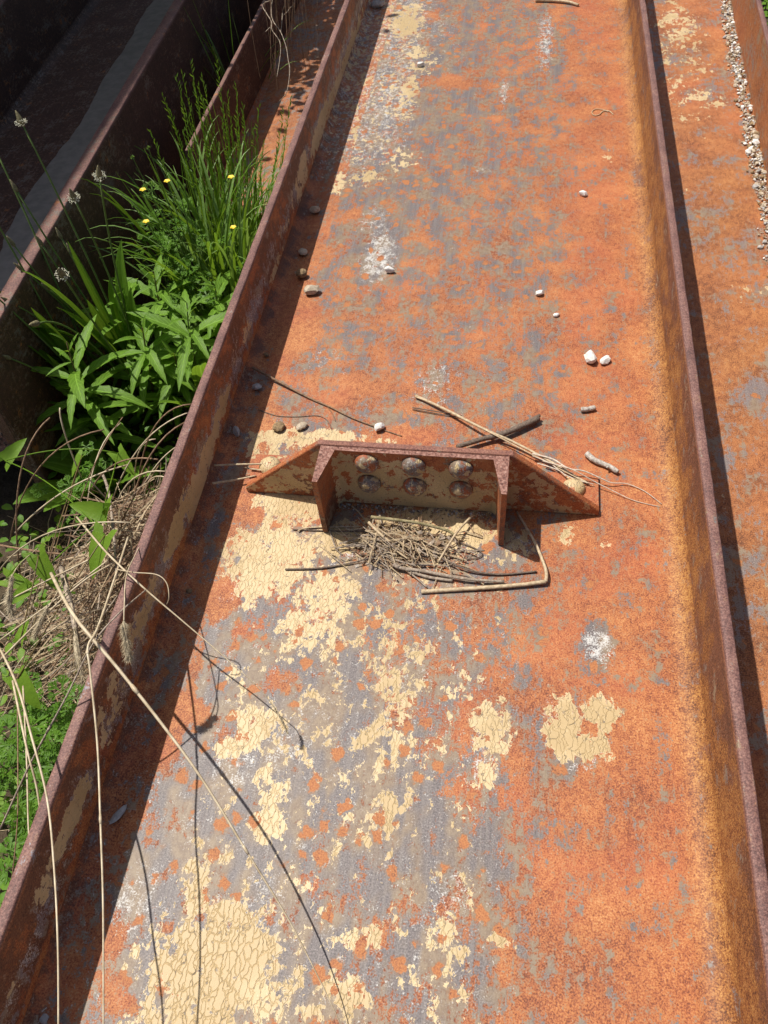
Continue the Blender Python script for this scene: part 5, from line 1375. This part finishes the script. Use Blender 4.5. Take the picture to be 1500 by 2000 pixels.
# long bleached stalks arching over the girder -----------------------------------
DRY_LABEL = {'A': 'long straw coloured stalk leaning over the flange onto the web', 'B': 'bent bleached stalk crossing the flange and running along its shaded foot', 'C': 'thin bleached stalk arching over the near end of the flange',
 'D': 'fine stem with fuzzy tip crossing the flange toward the cream paint', 'Dloop': 'hooked wiry tendril over the top of the flange', 'E': 'grey stalk slanting up across the foremost weeds to the flange',
 'F': 'thin brown stem hanging straight down among the geraniums', 'G': 'pale straight stem standing among the geraniums', 'H': 'white stem crossing behind the arching bleached stalk', 'I': 'pale jointed stem standing out of the straw mat',
 'J': 'thick broken grey stem stub in the straw mat', 'K': 'flat brown stem lying level at the edge of the straw', 'L': 'long pale straw slanting through the mat', 'M': 'long pale straw slanting through the mat', 'N': 'long pale straw slanting through the mat'}
for k, (pts, r0, r1) in DRY.items():
    sp = smooth_path(pts, 6); n = len(sp)
    rad = [r0 + (r1 - r0) * i / (n - 1) for i in range(n)]
    mb = MB(); mb.tube(sp, rad, 6)
    if k in ('A', 'B', 'E', 'I'):      # nodes of the grass stem
        for j in (int(n * 0.30), int(n * 0.62)):
            mb.tube([sp[j - 1].lerp(sp[j], 0.6), sp[j], sp[j].lerp(sp[j + 1], 0.4)], [rad[j] * 1.05, rad[j] * 1.45, rad[j] * 1.05], 6)
    o = mb.build('dry_stalk', M_WOOD['grey'] if k in ('E', 'J', 'I') else (M_WOOD['brown'] if k in ('F', 'K') else M_DRY), None, True)
    tag(o, DRY_LABEL[k], 'stalk', 'straws in the mat' if k in ('L', 'M', 'N') else None)

rs_ = random.Random(51)
for i in range(16):
    x0 = rs_.uniform(-0.86, -0.60); y0 = rs_.uniform(-0.42, 0.10); a = rs_.gauss(0.65, 0.5); L = rs_.uniform(0.16, 0.36)
    z0 = rs_.uniform(-0.20, -0.05); z1 = rs_.uniform(-0.02, 0.13)
    x1 = min(x0 + L * math.cos(a), -0.475); y1 = min(y0 + L * math.sin(a), 0.10)
    mb = MB(); mb.tube(bez((x0, y0, z0), ((x0 + x1) / 2, (y0 + y1) / 2, max(z0, z1) + rs_.uniform(-0.02, 0.05)), (x1, y1, z1), 12), rs_.uniform(0.0009, 0.0016), 5)
    tag(mb.build('dry_stalk', M_DRY if i % 3 else M_WOOD['brown'], None, True), 'long pale straw slanting through the mat', 'stalk', 'straws in the mat')

def foxtail(k, stem, head, label):
    rs = random.Random(len(k) * 13)
    base = Vector(stem[0]); g = empty('foxtail', base); tag(g, label, 'grass head')
    mb = MB(); mb.tube([p - base for p in smooth_path(stem, 6)], 0.0009 if k != 'tip' else 0.0006, 5); mb.build('stem', M_DRY, g, True)
    hp = smooth_path(head, 6); n = len(hp)
    big = 1.0 if k != 'tip' else 0.35
    if k == 'thick': big = 1.15
    mb = MB()
    mb.tube([p - base for p in hp], [max(0.0006, 0.0042 * big * math.sin(math.pi * min(1, (i + 1.5) / (n + 1))) ** 0.7) for i in range(n)], 7)
    for i in range(int(620 * big + 60)):
        f = rs.random() * (n - 1); j = min(n - 2, int(f)); p = hp[j].lerp(hp[j + 1], f - j) - base
        t = (hp[j + 1] - hp[j]).normalized()
        u = t.orthogonal().normalized(); w = t.cross(u); a = rs.uniform(0, 6.28)
        d = (t * rs.uniform(0.5, 1.1) + u * math.cos(a) + w * math.sin(a)).normalized()
        q = p + d * rs.uniform(0.008, 0.0150) * (big if k == 'tip' else 1)
        s = t.cross(d).normalized() * 0.00045
        mb.add([p - s, p + s, q], [(0, 1, 2)])
    mb.build('bristle_head', M_BRIST, g)
FLAB = {'hang': 'bristly foxtail head hanging over the flange edge', 'thick': 'thick upright foxtail head against the outside of the flange', 'left': 'drooping grey foxtail head out in the straw away from the flange', 'midleft': 'short foxtail head lying in the straw mat', 'tip': 'tiny bristly seed tip hanging low over cream paint'}
for k, (st, hd) in FOX.items():
    foxtail(k, st, hd, FLAB[k])

# shrub beyond the far end, its dead twigs hang over the narrow girder -------------
def shrub():
    g = empty('shrub', (-0.62, 3.15, GROUND_Z + 0.0)); R = Vector(g.location)
    tag(g, 'overhanging shrub with dead brown twigs above the narrow girder', 'shrub')
    rs = random.Random(23)
    trunk = [Vector(p) - R for p in [(-0.72, 3.15, GROUND_Z), (-0.80, 2.9, 0.2), (-0.92, 2.5, 0.55), (-0.85, 2.05, 0.68), (-0.74, 1.85, 0.55)]]
    mb = MB(); mb.tube(smooth_path(trunk, 5), [0.022 - 0.0009 * i for i in range(21)], 7); mb.build('trunk', M_WOOD['bark'], g, True)
    end = trunk[-1]
    for i, p in enumerate(TWIGS):
        pp = [Vector(q) - R for q in p]
        if i in (0, 1, 2, 4):
            pp = [end + Vector((rs.uniform(-.04, .04), rs.uniform(-.02, .2), rs.uniform(-.05, .02))), (end + pp[0]) / 2 + Vector((0.02, 0.03, 0.08))] + pp
        sp = smooth_path(pp, 4); n = len(sp)
        mb = MB(); mb.tube(sp, [0.0019 - 0.0010 * k / n for k in range(n)], 5); mb.build('twig', M_WOOD['grey'], g, True)
    mb = MB()
    for i in range(26):
        x = rs.uniform(-0.68, -0.54); y = rs.uniform(1.45, 1.75); z1 = rs.uniform(-0.06, 0.06)
        top = Vector((x + rs.uniform(-.05, .05), y + rs.uniform(0.05, 0.2), rs.uniform(0.30, 0.45))) - R
        bot = Vector((x, y, z1)) - R
        sp = bez(top, (top + bot) / 2 + Vector((rs.uniform(-.03, .03), -0.04, 0)), bot, 10)
        mb.tube(sp, 0.0006, 3)
        for k in range(14):
            q = sp[5].lerp(sp[10], rs.random()); s = 0.0013
            mb.add([q + Vector((s, 0, 0)), q + Vector((0, s, 0)), q - Vector((s, s, 0)), q + Vector((0, 0, 2 * s))], [(0, 1, 3), (1, 2, 3), (2, 0, 3)])
    mb.build('hanging_rootlets', M_WOOD['brown'], g)
    mb = MB()
    for i in range(1100):
        a = rs.uniform(0, 6.28); r = abs(rs.gauss(0, 0.30))
        c = Vector((-1.10 + math.cos(a) * r * 0.5, 2.35 + math.sin(a) * r * 1.1, 0.75 + rs.gauss(0.05, 0.12))) - R
        d = Vector((rs.uniform(-1, 1), rs.uniform(-1, 1), rs.uniform(-.6, .5))).normalized()
        L = rs.uniform(0.03, 0.06)
        mb.leaf(c, d, (0, 0, 1), L, L * 0.55, 0.4, 0.2, 3)
    mb.build('crown', M_GERAN, g, True)
    mb = MB()
    for q, s in (((-0.63, 1.62, 0.20), 0.035), ((-0.60, 1.64, 0.21), 0.03), ((-0.66, 1.68, 0.23), 0.04)):
        mb.leaf(Vector(q) - R, (0.3, -1, -0.1), (0, 0, 1), s, s * 0.7, 0.3, 0.2, 4)
        mb.leaf(Vector(q) - R, (-0.8, -0.6, 0.0), (0, 0, 1), s, s * 0.7, 0.3, 0.2, 4)
    mb.build('leaf', M_BIND, g, True)
shrub()

# weeds past the orange girder ---------------------------------------------------
def far_weed():
    g = empty('weed', (0.98, 2.45, GROUND_Z)); tag(g, 'green weed growing past the far side of the orange girder', 'weed')
    rs = random.Random(41); mb = MB()
    for i in range(260):
        c = Vector((rs.gauss(0, 0.09), rs.gauss(0, 0.25), rs.uniform(0.0, 0.25)))
        a = rs.uniform(0, 6.28); L = rs.uniform(0.03, 0.07)
        mb.leaf(c, (math.cos(a), math.sin(a), rs.uniform(-.2, .6)), (0, 0, 1), L, L * 0.45, 0.5, 0.25, 3)
    mb.build('foliage', M_GOLD, g, True)
    mb = MB()
    for i in range(14):
        x, y = rs.gauss(0, 0.06), rs.gauss(0, 0.2)
        mb.tube([(x, y, 0), (x * 1.2, y * 1.1, 0.2)], 0.002, 4)
    mb.build('stem', M_STEM, g)
far_weed()
